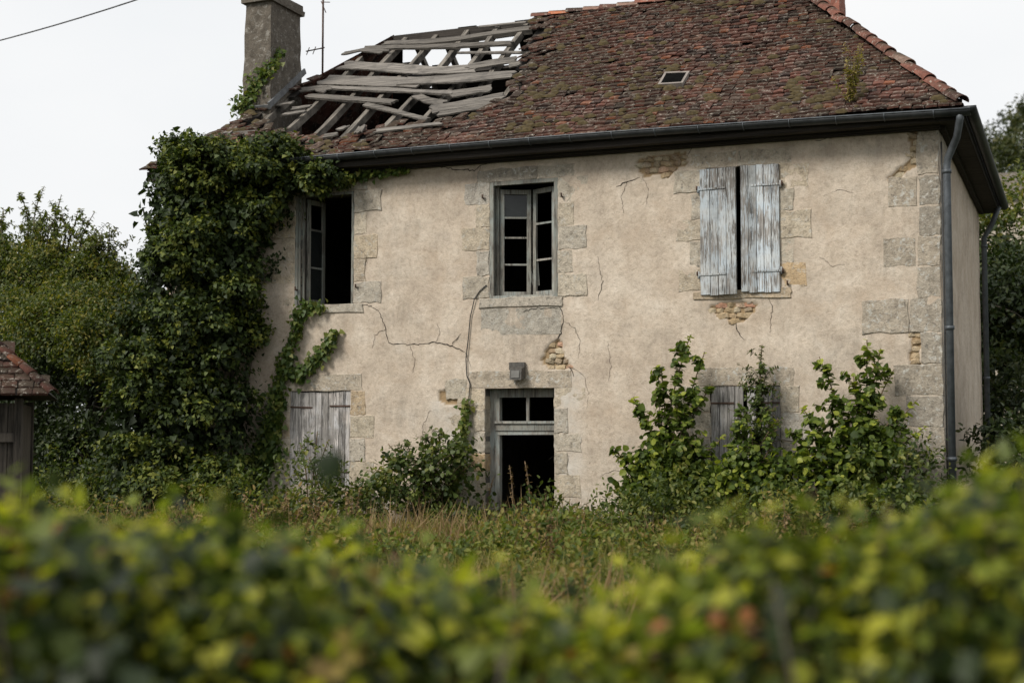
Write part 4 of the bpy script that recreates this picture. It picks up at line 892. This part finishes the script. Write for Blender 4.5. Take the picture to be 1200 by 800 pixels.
flat_vine('chimney_creeper', 'yellow-green creeper clinging to the foot of the rendered chimney', [[(283,128),(290,118),(298,105),(306,92)]], 9, 0.08, 0.1) if False else None
cc = empty('chimney_creeper', (-5.3, 1.3, 7.0)); tag(cc, 'yellow-green creeper clinging to the foot of the rendered chimney', 'creeper')
Q = np.array([P3(282,128,1.30), P3(289,116,1.32), P3(299,100,1.34), P3(308,88,1.35), P3(316,80,1.35), P3(324,70,1.5), P3(328,60,1.6)])
n = 520; t = RNG.random(n)**1.6*(len(Q)-1); p = np.stack([np.interp(t, np.arange(len(Q)), Q[:, k]) for k in range(3)], 1)+RNG.normal(size=(n, 3))*np.array([1, 0.3, 1])*(0.11-0.011*t)[:, None]
p[:, 0] = np.where(t > 4, np.maximum(p[:, 0], -4.97), p[:, 0])
link('foliage', fol_mesh('chimney_creeper', [leaves(p, RNG.normal(size=(n, 3))+np.array([0, -.3, -.6]), RNG.normal(size=(n, 3))*0.5+np.array([0.2, -1, .4]), RNG.uniform(0.05, 0.10, n), 0.45+RNG.normal(size=n)*0.2, 'ivy')]), M['vine'], cc)
b = MB(); b.tube([Vector(q) for q in Q], 0.012, 5); b.build('stem', M['twig'], cc)

# ------------------------------------------------------------------ trees
def tree(name, label, base, clumps, tufts, per, size, mat, lc0=0.4, lcv=0.3, trunk=0.16, shoots=(), group=None, tuft_r=0.3, keep_in=0.15, cat='tree', trans=None, up=0.35):
    root = empty(name, tuple(base)); tag(root, label, cat, group); b = MB(); base = Vector(base)
    zc = sum(c[0][2] for c in clumps)/len(clumps); fork = Vector((base.x+random.uniform(-.1,.1), base.y+random.uniform(-.1,.1), max(0.5, zc*0.45)))
    b.tube([base+Vector((0, 0, -0.1)), base.lerp(fork, 0.5)+Vector((0.04, 0.03, 0)), fork], [trunk*1.3, trunk, trunk*0.85], 10)
    sub = []
    for c, a in clumps:
        for _ in range(8):
            d = rdir(1)[0]; d[2] = abs(d[2])*0.9 if random.random() < 0.7 else d[2]; r = random.uniform(0.22, 0.42)*min(a); sub.append((tuple(np.array(c)+np.array(a)*d*0.98), (r*1.1, r*1.1, r*0.9)))
    pk = [clump_leaves(clumps, tufts*2//5, per, size, lc0-0.12, lcv, 'ovate', tuft_r, up, keep_in), clump_leaves(sub, tufts*3//5, per, size, lc0+0.06, lcv, 'ovate', tuft_r*0.6, up+0.3, 0.5, 0.5)]
    for c, a in clumps:
        c = Vector(c); mid = fork.lerp(c, 0.5)+Vector((random.uniform(-.2,.2), random.uniform(-.2,.2), 0.15)); b.tube([fork, mid, c], [trunk*0.6, trunk*0.38, trunk*0.18], 7)
        for _ in range(5):
            d = Vector(rdir(1)[0]); d.z = abs(d.z)*0.8; e = c+Vector((d.x*a[0], d.y*a[1], d.z*a[2]))*0.95; b.tube([c, c.lerp(e, 0.5)+Vector((0, 0, 0.08)), e], [trunk*0.18, trunk*0.11, 0.012], 5)
    for s0, s1, n, sz in shoots:
        pts, lv = shoot(s0, s1, (random.uniform(-.25,.25), random.uniform(-.2,.2), 0), int(n*0.95), sz*0.8, lc0+0.05, lc0+0.3, 'ovate', 0.9, 0.05); pk.append(lv)
        b.tube([Vector(q) for q in pts], [0.016*(1-i/10)+0.003 for i in range(len(pts))], 5)
        for _ in range(4):
            k = random.uniform(0.3, 0.9); q0 = np.array([np.interp(k, np.linspace(0, 1, len(pts)), pts[:, i]) for i in range(3)]); e = q0+np.array([random.uniform(-.32,.32), random.uniform(-.3,.3), random.uniform(0.0, 0.3)])
            p2, l2 = shoot(q0, e, (0, 0, 0.03), 14, sz*0.8, lc0, lc0+0.3, 'ovate', 0.9, 0.1); pk.append(l2); b.tube([Vector(v) for v in p2], 0.005, 4, False)
    b.build('trunk', M['bark'], root); link('crown', fol_mesh('crown', pk), M[mat], root); return root
def sh(px0, py0, px1, py1, Y, n, sz): return (P3(px0, py0, Y), P3(px1, py1, Y), n, sz)
Y = 2.2
S = [sh(30,290,22,225,Y,60,0.11), sh(45,295,52,218,Y,70,0.11), sh(60,290,72,228,Y,55,0.11), sh(10,300,4,245,Y,50,0.11), sh(40,280,38,236,Y,40,0.1), sh(85,300,100,255,Y,50,0.11)]
for _ in range(16):
    a = random.uniform(-20, 95); S.append(sh(a, 305, a+random.uniform(-30, 30), 272-random.uniform(0, 30), Y+random.uniform(-.5,.5), 34, 0.11))
tree('tree', 'olive-green tree with upright wispy shoots rising behind the plank shed', (*at(15, 500, Y)[:2], 0), [ell(20,330,Y,0.9,0.9,0.75), ell(65,345,Y-0.3,0.8,0.9,0.8), ell(-30,340,Y,1.0,0.9,0.9), ell(20,390,Y-1.6,1.2,1.0,0.7), ell(75,400,Y-2.2,0.9,1.0,0.6)], 2000, 24, 0.068, 'tree', 0.45, 0.36, 0.15, S, tuft_r=0.24)
Y = 1.4; S = [sh(110,320,104,272,Y,50,0.1), sh(120,320,128,262,Y,55,0.1), sh(135,320,150,285,Y,40,0.1)]
for _ in range(10):
    a = random.uniform(85, 155); S.append(sh(a, 330, a+random.uniform(-26, 26), 292-random.uniform(0, 26), Y+random.uniform(-.4,.4), 32, 0.11))
tree('tree', 'yellowing bushy tree growing between the ivy and the olive-green tree', (*at(115, 520, Y)[:2], 0), [ell(115,350,Y,0.7,0.8,0.65), ell(145,375,Y-0.5,0.6,0.7,0.6), ell(90,385,Y-1.2,0.8,0.9,0.6), ell(130,405,Y-2.0,0.9,0.9,0.5)], 1700, 24, 0.068, 'tree', 0.45, 0.38, 0.12, S, tuft_r=0.22)
tree('dark_bush', 'dark shaded bush filling the gap between shed and ivy', (*at(95, 560, 0.6)[:2], 0), [ell(60,480,0.6,1.0,0.8,1.0), ell(125,480,0.5,0.9,0.8,1.0), ell(50,560,0.2,1.0,0.8,0.8), ell(120,560,0.1,1.0,0.8,0.8), ell(20,520,0.4,1.0,0.8,0.9)], 2000, 18, 0.075, 'darktree', 0.2, 0.25, 0.1, tuft_r=0.25, cat='bush')  # dark leaf colour also stands in for shade under the overhanging trees
tree('tree', 'dark tall tree standing farther back behind the olive-green tree', (*at(40, 500, 8)[:2], 0), [ell(10,400,8,2.0,1.2,1.6), ell(80,410,8,1.8,1.2,1.4), ell(130,430,7.5,1.6,1.2,1.4), ell(40,500,7,2.2,1.2,1.6), ell(130,520,7,2.0,1.2,1.5), ell(-20,480,7,2,1.2,1.6)], 2400, 16, 0.12, 'darktree', 0.15, 0.2, 0.2, tuft_r=0.4)
# behind the house, towards the hill
for (px, py, Yd, rx, rz, lab, mt) in ((1205,300,15,1.4,1.8,'olive tree on the slope behind the far downpipe','tree'), (1165,350,13.5,1.1,1.3,'small dark tree close behind the side wall','darktree'), (1215,385,12,1.5,1.6,'dense dark tree beside the side wall of the house','darktree')):
    q = at(px, py, Yd); z = q[2]
    tree('tree', lab, (q[0], q[1], 0), [((q[0], q[1], z), (rx, rx, rz)), ((q[0]+rx*0.6, q[1]-0.5, z-rz*0.7), (rx, rx, rz*0.8)), ((q[0]-rx*0.5, q[1]+0.4, z-rz*0.8), (rx*0.9, rx, rz*0.8)), ((q[0], q[1]-0.4, z-rz*1.5), (rx*1.2, rx, rz*0.8))], 1000, 16, 0.13, mt, 0.45 if mt == 'tree' else 0.35, 0.32, 0.16, tuft_r=0.34)
tree('dark_bush', 'dark bush at the foot of the side wall past the downpipe', (7.3, 1.2, 0), [((7.0, 1.0, 0.8), (0.7, 0.8, 0.8)), ((7.9, 1.4, 1.0), (0.9, 0.9, 1.1)), ((8.9, 1.5, 0.9), (0.9, 0.9, 1.0)), ((7.4, 3.2, 1.3), (0.8, 1.0, 1.4))], 1000, 16, 0.09, 'darktree', 0.32, 0.3, 0.08, tuft_r=0.22, cat='bush')
# far stone building among the trees
bq = at(1168, 222, 40); bd_ = empty('stone_barn', (bq[0], 40, 0)); tag(bd_, 'grey stone barn half hidden by trees below the wooded hill', 'barn')
b = MB(); b.box((bq[0]+0.2, 41.5, (bq[2]-0.4)/2), (3.0, 3.0, bq[2]-0.4), None, 0.02); b.build('wall', M['quoin'], bd_)
b = MB(); z0 = bq[2]-0.4; b.add([(bq[0]-1.5, 39.8, z0), (bq[0]+1.9, 39.8, z0), (bq[0]+1.9, 43.2, z0), (bq[0]-1.5, 43.2, z0), (bq[0]-1.5, 41.5, z0+1.3), (bq[0]+1.9, 41.5, z0+1.3)], [(0,1,5,4), (2,3,4,5), (0,4,3), (1,2,5), (0,3,2,1)]); b.build('roof', M['chimney'], bd_)

# ------------------------------------------------------------------ shrubs along the facade
def shrub(name, label, base, shoots_, leaf, mat='shrub', shape='broad', low=None, cat='shrub', lc=(0.28, 0.95), spread=0.8):
    root = empty(name, tuple(base)); tag(root, label, cat); b = MB(); pk = []; base = np.array(base)
    for (tipx, tipy, n, Yd) in shoots_:
        tip = np.array(P3(tipx, tipy, Yd)); st = base+np.array([random.uniform(-.2,.2), random.uniform(-.12,.12), 0]); 
        lean = tip-st; pts, lv = shoot(st, tip, (-lean[0]*0.22, 0.05, lean[2]*0.06), int(n*1.15), leaf*random.uniform(0.85, 1.2), lc[0]+random.uniform(-.06,.06), lc[1], shape, spread, 0.12); pk.append(lv)
        b.tube([Vector(q) for q in pts], [0.014*(1-i/11)+0.003 for i in range(len(pts))], 5)
        for _ in range(int(n/7) if mat != 'dry' else 0):     # side twigs
            k = random.uniform(0.3, 0.93); s0 = np.array([np.interp(k, np.linspace(0, 1, len(pts)), pts[:, i]) for i in range(3)]); ln = (0.32+0.30*random.random())*(1.25-k)
            a = random.uniform(0, 6.28); e = s0+np.array([math.cos(a)*ln, -abs(math.sin(a))*ln*0.8, ln*random.uniform(0.1, 1.0)])
            if e[1] > -0.06: e[1] = -0.08
            p2, l2 = shoot(s0, e, (0, 0, 0.05), 13, leaf*0.85, lc[0], lc[1]*0.8, shape, spread, 0.2); pk.append(l2); b.tube([Vector(q) for q in p2], 0.004, 4, False)
    if low: pk.append(clump_leaves(low, 190, 13, leaf*0.85, lc[0]+0.02, 0.34, 'broad', 0.16, 0.4, 0.3, 0.5, 0.3, -0.04))
    b.build('stem', M['twig'], root); link('foliage', fol_mesh('shrub_foliage', pk), M[mat], root)
Y = -0.45
g = at(785, 610, Y); shrub('shrub', 'leafy shrub with one tall pale-tipped shoot against the render between door and shuttered window', (g[0], Y, 0), [(809,392,95,Y), (826,412,80,Y), (775,432,85,Y), (742,465,70,-0.6), (720,528,60,-0.7), (758,490,70,-0.7), (795,470,80,-0.6), (835,450,80,-0.5), (850,510,60,-0.7), (735,560,50,-0.8), (815,515,70,-0.8), (770,540,60,-0.9)], 0.108, low=[ell(785,570,-0.6,0.65,0.4,0.5)])
g = at(893, 610, -0.3); shrub('spire_weed', 'slender dark conical weed standing in front of the ground-floor shutters', (g[0], -0.3, 0), [(893,404,240,-0.3), (890,425,170,-0.3), (897,440,150,-0.3)], 0.085, 'bramble', 'ovate', None, 'weed', (0.3, 0.6), 1.1)
g = at(1000, 610, Y); shrub('shrub', 'broad leafy shrub with several tall shoots beside the corner stones', (g[0], Y, 0), [(1016,398,95,Y), (1032,408,85,Y), (960,418,75,-0.5), (1048,432,70,Y), (975,455,80,-0.5), (940,478,60,-0.6), (1075,468,70,-0.5), (1085,500,60,-0.5), (1000,440,90,-0.5), (925,505,60,-0.7), (1055,480,80,-0.6), (985,500,80,-0.8), (1030,490,90,-0.7), (950,530,60,-0.9)], 0.108, low=[ell(1000,560,-0.6,0.8,0.4,0.6), ell(930,575,-0.6,0.5,0.4,0.45)])
g = at(870, 620, -0.8); shrub('shrub', 'low spreading shrub at the foot of the ground-floor shutters', (g[0], -0.8, 0), [(850,520,60,-0.8), (880,500,70,-0.8), (905,520,60,-0.8), (925,545,50,-0.8), (838,555,50,-1.0), (866,470,60,-0.6), (912,490,60,-0.6)], 0.092, low=[ell(880,580,-0.8,0.7,0.4,0.4)])
g = at(500, 610, -0.6); shrub('bramble_bush', 'dense dark bramble bush heaped beside the doorway', (g[0], -0.6, 0), [(455,520,50,-0.6), (475,515,60,-0.6), (500,508,70,-0.6), (520,505,70,-0.5), (540,515,70,-0.5), (440,550,50,-0.7), (556,540,50,-0.5), (485,540,60,-1.0), (515,540,60,-1.0)], 0.085, 'bramble', 'ovate', [ell(490,570,-0.7,0.7,0.45,0.5), ell(525,560,-0.6,0.5,0.4,0.6), ell(455,585,-0.8,0.5,0.4,0.35)], 'bush', (0.25, 0.5))
g = at(370, 610, -0.3); shrub('thin_weed', 'thin pale weed in front of the grey plank shutters', (g[0], -0.3, 0), [(372,505,34,-0.3), (385,515,30,-0.3), (352,520,26,-0.35), (362,535,26,-0.35)], 0.07, 'bramble', 'ovate', None, 'weed', (0.35, 0.6))
for (px, py, lab) in ((578,560,'dry stalk standing inside the doorway opening, shortest of three'), (597,545,'dry stalk standing inside the doorway opening, middle of three'), (615,540,'dry stalk standing inside the doorway opening, tallest of three')):
    g = at(px, 620, -0.25); shrub('dry_stalk', lab, (g[0], -0.25, 0), [(px,py,46,-0.25)], 0.05, 'dry', 'ovate', None, 'weed', (0.4, 0.5), 0.5)
# tuft of dry weed on the tiles, and smaller one at the ridge
x, s = fr(997, 124); q = rp(x, s, 0.02); root = empty('roof_weed', tuple(q)); tag(root, 'tall straw-yellow weed growing out of the tiles near the hip', 'weed'); b = MB(); pk = []
for _ in range(16):
    tip = q+Vector((random.uniform(-.24, .2), random.uniform(-.2, .1), random.uniform(0.35, 0.82))); pts, lv = shoot(tuple(q), tuple(tip), (0, 0, 0), 34, 0.055, 0.62, 0.85, 'ovate', 0.6, 0.1); pk.append(lv); b.tube([Vector(v) for v in pts], 0.004, 4)
b.build('stem', M['twig'], root); link('foliage', fol_mesh('roof_weed', pk), M['grass'], root)

# ------------------------------------------------------------------ undergrowth and meadow
def ground_pts(n, d0, d1, marg=1.5):
    """points on the ground inside the wedge the photograph sees, with a margin"""
    d = np.sqrt(RNG.uniform(d0**2, d1**2, n)); w = d*(600/FPX)+marg; la = RNG.uniform(-1, 1, n)*w
    return CAM[None, :2]+F0[None, :2]*d[:, None]+RV[None, :2]*la[:, None]
def grass(n, d0, d1, h, name, label, mat, lc0, keep=None):
    p = ground_pts(n, d0, d1); p = p[(p[:, 1] < -0.05) | (p[:, 0] > 6.3)]
    dens = fbm(p[:, 0]*0.6+30, p[:, 1]*0.6+30, 3); p = p[dens > 0.36]
    if keep is not None: p = p[keep(p)]
    m = len(p); hh = h*(0.5+0.9*fbm(p[:, 0]*0.8+5, p[:, 1]*0.8+9, 8))*RNG.uniform(0.6, 1.25, m)
    ax = unit(np.concatenate([RNG.normal(size=(m, 2))*0.38, np.ones((m, 1))], 1)); nr = np.concatenate([RNG.normal(size=(m, 2)), np.zeros((m, 1))], 1)
    lc = lc0+1.1*(fbm(p[:, 0]*0.45+70, p[:, 1]*0.45+7, 21)-0.45)+RNG.normal(size=m)*0.15
    pk = leaves(np.concatenate([p, np.zeros((m, 1))], 1), ax, nr, hh, lc, 'blade', 0.022/np.maximum(hh, 0.1)*RNG.uniform(0.5, 1.3, m))
    o = link(name, fol_mesh(name, [pk]), M[mat]); tag(o, label, 'grass', None, 'stuff')
grass(60000, 6.5, 21, 0.42, 'meadow_grass', 'tall unmown grass covering the plot before the house', 'grass', 0.38)
grass(16000, 8, 20, 0.60, 'dry_grass', 'reddish-brown dry stalks standing in the unmown grass', 'dry', 0.45, lambda p: fbm(p[:, 0]*0.5+3, p[:, 1]*0.5+90, 40) > 0.50)
def low_growth(n, Yr, size, name, label, hgt, seed, lc0=0.36, mat='bramble'):
    cl = []
    for _ in range(n):
        x = random.uniform(-7.5, 7.2); y = random.uniform(*Yr); h = hgt*random.uniform(0.5, 1.25)*(0.5+fbm(np.array(x*0.9+seed), np.array(y*0.9), seed)); r = random.uniform(0.25, 0.55)
        if -0.9 < x < 1.9 and y > -2.6: h *= 0.5
        h *= random.choice((0.6, 0.9, 1.0, 1.35)); cl.append(((x, y, float(h)*0.55), (r, r*0.9, float(h)*0.6)))
    o = link(name, fol_mesh(name, [clump_leaves(cl, n*16, 13, size, lc0, 0.34, 'ovate', 0.12, 0.6, 0.5, 0.5, 0.2, -0.06)]), M[mat]); tag(o, label, 'undergrowth', None, 'stuff')
low_growth(190, (-2.2, -0.25), 0.075, 'wall_undergrowth', 'brambles and nettles massed along the foot of the facade', 0.80, 12, 0.40)
low_growth(230, (-9.0, -1.2), 0.07, 'meadow_undergrowth', 'scattered leafy weeds growing through the unmown grass', 0.40, 33, 0.45, 'weed')

low_growth(70, (-5.0, -1.8), 0.075, 'bramble_mounds', 'low green bramble mounds between the meadow grass and the facade weeds', 0.50, 51, 0.50, 'weed')

# ------------------------------------------------------------------ plank shed
sd = math.radians(38); SC = np.array([-2.62, -7.3]); ex = np.array([math.cos(sd), math.sin(sd)]); ey = np.array([-math.sin(sd), math.cos(sd)])   # ey points away from the camera
def SP(u, v, z): p = SC+ex*u+ey*v; return Vector((p[0], p[1], z))   # u to the side (0 = corner post, negative along the wall), v into the shed
shed = empty('plank_shed', tuple(SP(-1.4, 1.2, 0))); tag(shed, 'small weathered plank shed with a mossy tiled roof, half out of view', 'shed')
W_, Dp, EV = 2.8, 2.6, 1.86
u = -W_
while u < -0.1:
    w = random.uniform(0.11, 0.16); w = min(w, -0.09-u); v0 = random.uniform(-0.006, 0.006)
    b = MB(); b.add([SP(u+0.004, v0, 0), SP(u+w-0.004, v0, 0), SP(u+w-0.004, v0+0.022, 0), SP(u+0.004, v0+0.022, 0), SP(u+0.004, v0, EV), SP(u+w-0.004, v0, EV), SP(u+w-0.004, v0+0.022, EV), SP(u+0.004, v0+0.022, EV)], [(0,1,2,3),(4,5,6,7),(0,1,5,4),(1,2,6,5),(2,3,7,6),(3,0,4,7)]); b.build('plank', M['shed_wood'], shed); u += w
for (uu, vv) in ((-0.05, 0.0), (-W_, 0.0), (-0.05, Dp), (-W_, Dp)):
    b = MB(); b.beam([SP(uu, vv, 0), SP(uu, vv, EV+0.05)], 0.09, 0.09, (ex[0], ex[1], 0), 0.004); b.build('post', M['shed_wood'], shed)
for zz in (1.5, 0.5):
    b = MB(); b.beam([SP(-W_, -0.03, zz), SP(-0.04, -0.03, zz)], 0.03, 0.09, (0, 0, 1), 0.003); b.build('rail', M['shed_wood'], shed)
for (a, c) in (((-0.05, 0.05), (-0.05, Dp)), ((-W_, 0.05), (-W_, Dp)), ((-W_, Dp), (-0.05, Dp))):
    b = MB(); b.beam([SP(*a, EV/2), SP(*c, EV/2)], 0.03, EV, (0, 0, 1)); b.build('wall_boarding', M['shed_wood'], shed)
shr = empty('shed_roof', (0, 0, 0)); shr.parent = shed; shr.matrix_parent_inverse = Matrix.Translation(-Vector(shed.location)); shr.name = 'roof'
OH = 0.28; RZ = 1.15; e0, e1 = -W_-OH, OH; rc0, rc1 = -W_+1.0, -1.0; vm = Dp/2; Ze = EV+0.08
b = MB(); b.add([SP(e0, -OH, Ze), SP(e1, -OH, Ze), SP(e1, Dp+OH, Ze), SP(e0, Dp+OH, Ze), SP(rc0, vm, Ze+RZ), SP(rc1, vm, Ze+RZ)], [(0,1,5,4), (1,2,5), (2,3,4,5), (3,0,4), (3,2,1,0)]); b.build('roof_boarding', M['darkwood'], shr)
TMS = [m.copy() for m in TM]; HTS = HT.copy()
for m in TMS+[HTS]: m.materials.clear()
slen = math.hypot(vm+OH, RZ); th = math.atan2(RZ, vm+OH); rows = int(slen/0.125)
for j in range(rows):
    s = j*0.125-0.03; t = max(s, 0)/slen; a, c = e0+(rc0-e0)*t, e1+(rc1-e1)*t; u = a+random.uniform(0, .1)
    while u < c:
        if u > -1.6:
            p = SP(u, -OH+s*math.cos(th), Ze+s*math.sin(th)+0.012)
            o = link('tile', random.choice(TMS), M['shed_tile'], shr); o.matrix_parent_inverse = Matrix()
            o.matrix_basis = Matrix.Translation(p) @ Matrix.Rotation(sd, 4, 'Z') @ Matrix.Rotation(th-0.1+random.gauss(0, .03), 4, 'X') @ Matrix.Rotation(random.gauss(0, .05), 4, 'Z')
        u += 0.158

a_, c_ = SP(e1+0.02, -OH-0.02, Ze+0.02), SP(rc1, vm, Ze+RZ+0.02); dd_ = (c_-a_); nn_ = int(dd_.length/0.2); dd_.normalize()
for i in range(nn_):
    xx = dd_.cross(Vector((0, 0, 1))).normalized(); zz = xx.cross(dd_); o = link('hip_tile', HTS, M['shed_tile'], shr); o.matrix_parent_inverse = Matrix()
    o.matrix_basis = Matrix.Translation(a_+dd_*(i*0.2)+Vector((0, 0, random.uniform(-.01, .01)))) @ Matrix((xx, dd_, zz)).transposed().to_4x4() @ Matrix.Rotation(random.gauss(0, .05), 4, 'Z') @ Matrix.Diagonal((0.6, 0.55, 0.6, 1))

# ------------------------------------------------------------------ hedge close to the camera
def CP(d, la, z): p = CAM[:2]+F0[:2]*d+RV[:2]*la; return np.array([p[0], p[1], z])
hb = CP(3.4, 0, 0); hedge = empty('hedge', tuple(hb)); tag(hedge, 'unclipped leafy hedge with yellow-green tips edging the overgrown plot', 'hedge')
def htop(la, d):
    px = 600+la/d*FPX; xs = [-200, 0, 100, 250, 330, 450, 540, 620, 700, 780, 850, 950, 1050, 1120, 1180, 1400]; ys = [600, 615, 632, 636, 660, 684, 704, 735, 738, 708, 672, 650, 628, 602, 572, 562]
    y = np.interp(px, xs, ys); return 1.6-(y-501)/FPX*d*(1.0+0.07*(3.6-d))
cl = []
for _ in range(330):
    d = random.uniform(3.05, 4.5); la = random.uniform(-2.9, 2.9); r = random.uniform(0.13, 0.28); zt = float(htop(la, d))-max(0, 3.45-d)*0.35; z = zt-r*0.8-abs(random.gauss(0, 0.06))
    cl.append((tuple(CP(d, la, z)), (r, r, r*0.8)))
face = []
for _ in range(300):
    la = random.uniform(-2.9, 2.9); d = random.uniform(2.75, 3.3); zt = float(htop(la, 3.3))-0.1-(3.3-d)*0.5; face.append((tuple(CP(d, la, random.uniform(0.25, 1.0)*zt)), (0.2, 0.2, 0.2)))
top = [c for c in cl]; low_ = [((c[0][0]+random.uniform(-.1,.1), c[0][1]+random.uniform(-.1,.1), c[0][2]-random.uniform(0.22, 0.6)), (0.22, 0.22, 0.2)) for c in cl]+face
pk = clump_leaves(top, 2000, 10, 0.046, 0.50, 0.42, 'broad', 0.09, 0.5, 0.25, 0.6, 0.3)          # young growth on top, coloured brighter as if lit
pk2 = clump_leaves(top, 2000, 10, 0.058, 0.52, 0.40, 'ivy', 0.10, 0.5, 0.25, 0.6, 0.3)
deep = clump_leaves(low_, 4200, 8, 0.06, 0.10, 0.30, 'broad', 0.13, 0.4, 0.5, 0.3)             # older leaves below, colour darkened further to paint the hedge's inner shade
link('foliage', fol_mesh('hedge_foliage', [pk, pk2]), M['hedge'], hedge)['kind'] = 'stuff'
brown = clump_leaves([c for c in cl if random.random() < 0.16], 260, 9, 0.05, 0.5, 0.4, 'broad', 0.09, 0.5, 0.25, 0.6, 0.3)
link('turning_foliage', fol_mesh('hedge_turning', [brown]), M['hedge_red'], hedge)['kind'] = 'stuff'
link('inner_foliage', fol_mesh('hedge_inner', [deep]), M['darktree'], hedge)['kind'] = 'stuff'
b = MB()
for _ in range(70):
    d = random.uniform(2.9, 4.4); la = random.uniform(-2.6, 2.6); zt = float(htop(la, d)); q = CP(d, la, 0); b.tube([Vector(q), Vector(q)+Vector((random.uniform(-.1,.1), random.uniform(-.1,.1), zt*0.55)), Vector(q)+Vector((random.uniform(-.25,.25), random.uniform(-.2,.2), zt-0.02))], [0.010, 0.007, 0.003], 5)
b.build('stem', M['bark'], hedge)
# the leaves that stand out singly: tips along the top, sharing a few leaf meshes
def one_leaf(lc):
    v, f, l = leaves(np.zeros((1, 3)), np.array([[1.0, 0, 0]]), np.array([[0, 0, 1.0]]), 1.0, np.array([lc]), 'broad'); return fol_mesh('leaf', [(v, f, l)])
LM = [one_leaf(c) for c in (0.1, 0.22, 0.35, 0.45, 0.55, 0.65, 0.78, 0.95)]
for me in LM: me.materials.append(M['hedge'])
RM = [one_leaf(c) for c in (0.0, 0.35, 0.9)]
for me in RM: me.materials.append(M['hedge_red'])
for i in range(300):
    d = random.uniform(3.15, 4.5); la = random.uniform(-0.36, 0.36)*d*1.06; z = float(htop(la, d))+random.uniform(-0.07, 0.025)
    z += 0.0
    me = random.choice(RM) if random.random() < 0.06 else random.choice(LM); o = link('leaf', me, None, hedge); q = CP(d, la, z); o.location = q
    o.rotation_euler = (random.gauss(0, 0.6), random.gauss(0.2, 0.5), random.uniform(0, 6.28)); sc = random.uniform(0.035, 0.068); o.scale = (sc, sc, sc)

# taller sprigs breaking the top line
for (px, py, d) in ((12,578,3.2), (45,600,3.4), (120,612,3.5), (258,575,3.6), (205,610,3.3), (330,628,3.6), (430,640,3.5), (560,668,3.8), (790,618,3.7), (838,602,3.5), (880,600,3.6), (905,590,3.3), (950,575,3.4), (985,580,3.6), (1040,588,3.3), (1085,600,3.5), (1130,565,3.3), (1160,548,3.2), (1190,545,3.1), (860,585,3.8)):
    la = (px-600)/FPX*d; zt = 1.6-(py-501)/FPX*d; tip = CP(d, la, zt); st = CP(d+random.uniform(-.1,.1), la+random.uniform(-.08,.08), zt-random.uniform(0.2, 0.32))
    pts, lv = shoot(st, tip, (random.uniform(-.03,.03), 0, 0), 20, 0.055, 0.5, 0.9, 'broad', 0.8, 0.05); sp = link('sprig', fol_mesh('sprig', [lv]), M['hedge'], hedge); sp['kind'] = 'stuff'
    b = MB(); b.tube([Vector(q) for q in pts], 0.003, 5); b.build('stem', M['twig'], sp)

# dried dock plants standing in the meadow
for (px, Yd, h) in ((300,-3.2,0.75), (335,-4.0,0.8), (372,-3.4,0.7), (405,-4.4,0.85), (640,-5.0,0.7), (905,-4.2,0.7), (985,-3.2,0.75), (1010,-3.8,0.8)):
    d_ = ray(px, 620); t_ = (Yd-CAM[1])/d_[1]; q = CAM+d_*t_; root = empty('dried_dock', (q[0], Yd, 0)); tag(root, 'reddish-brown dried dock plant standing in the tall grass', 'weed', 'dried docks in the meadow'); b = MB(); pk = []
    for _ in range(5):
        tip = (q[0]+random.uniform(-.2,.2), Yd+random.uniform(-.2,.2), h*random.uniform(0.7, 1.1)); pts, lv = shoot((q[0], Yd, 0), tip, (random.uniform(-.05,.05), 0, 0), 60, 0.045, 0.3, 0.6, 'ovate', 0.6, 0.35, False); pk.append(lv); b.tube([Vector(v) for v in pts], 0.005, 4)
    b.build('stem', M['twig'], root); link('foliage', fol_mesh('dock', pk), M['dry'], root)
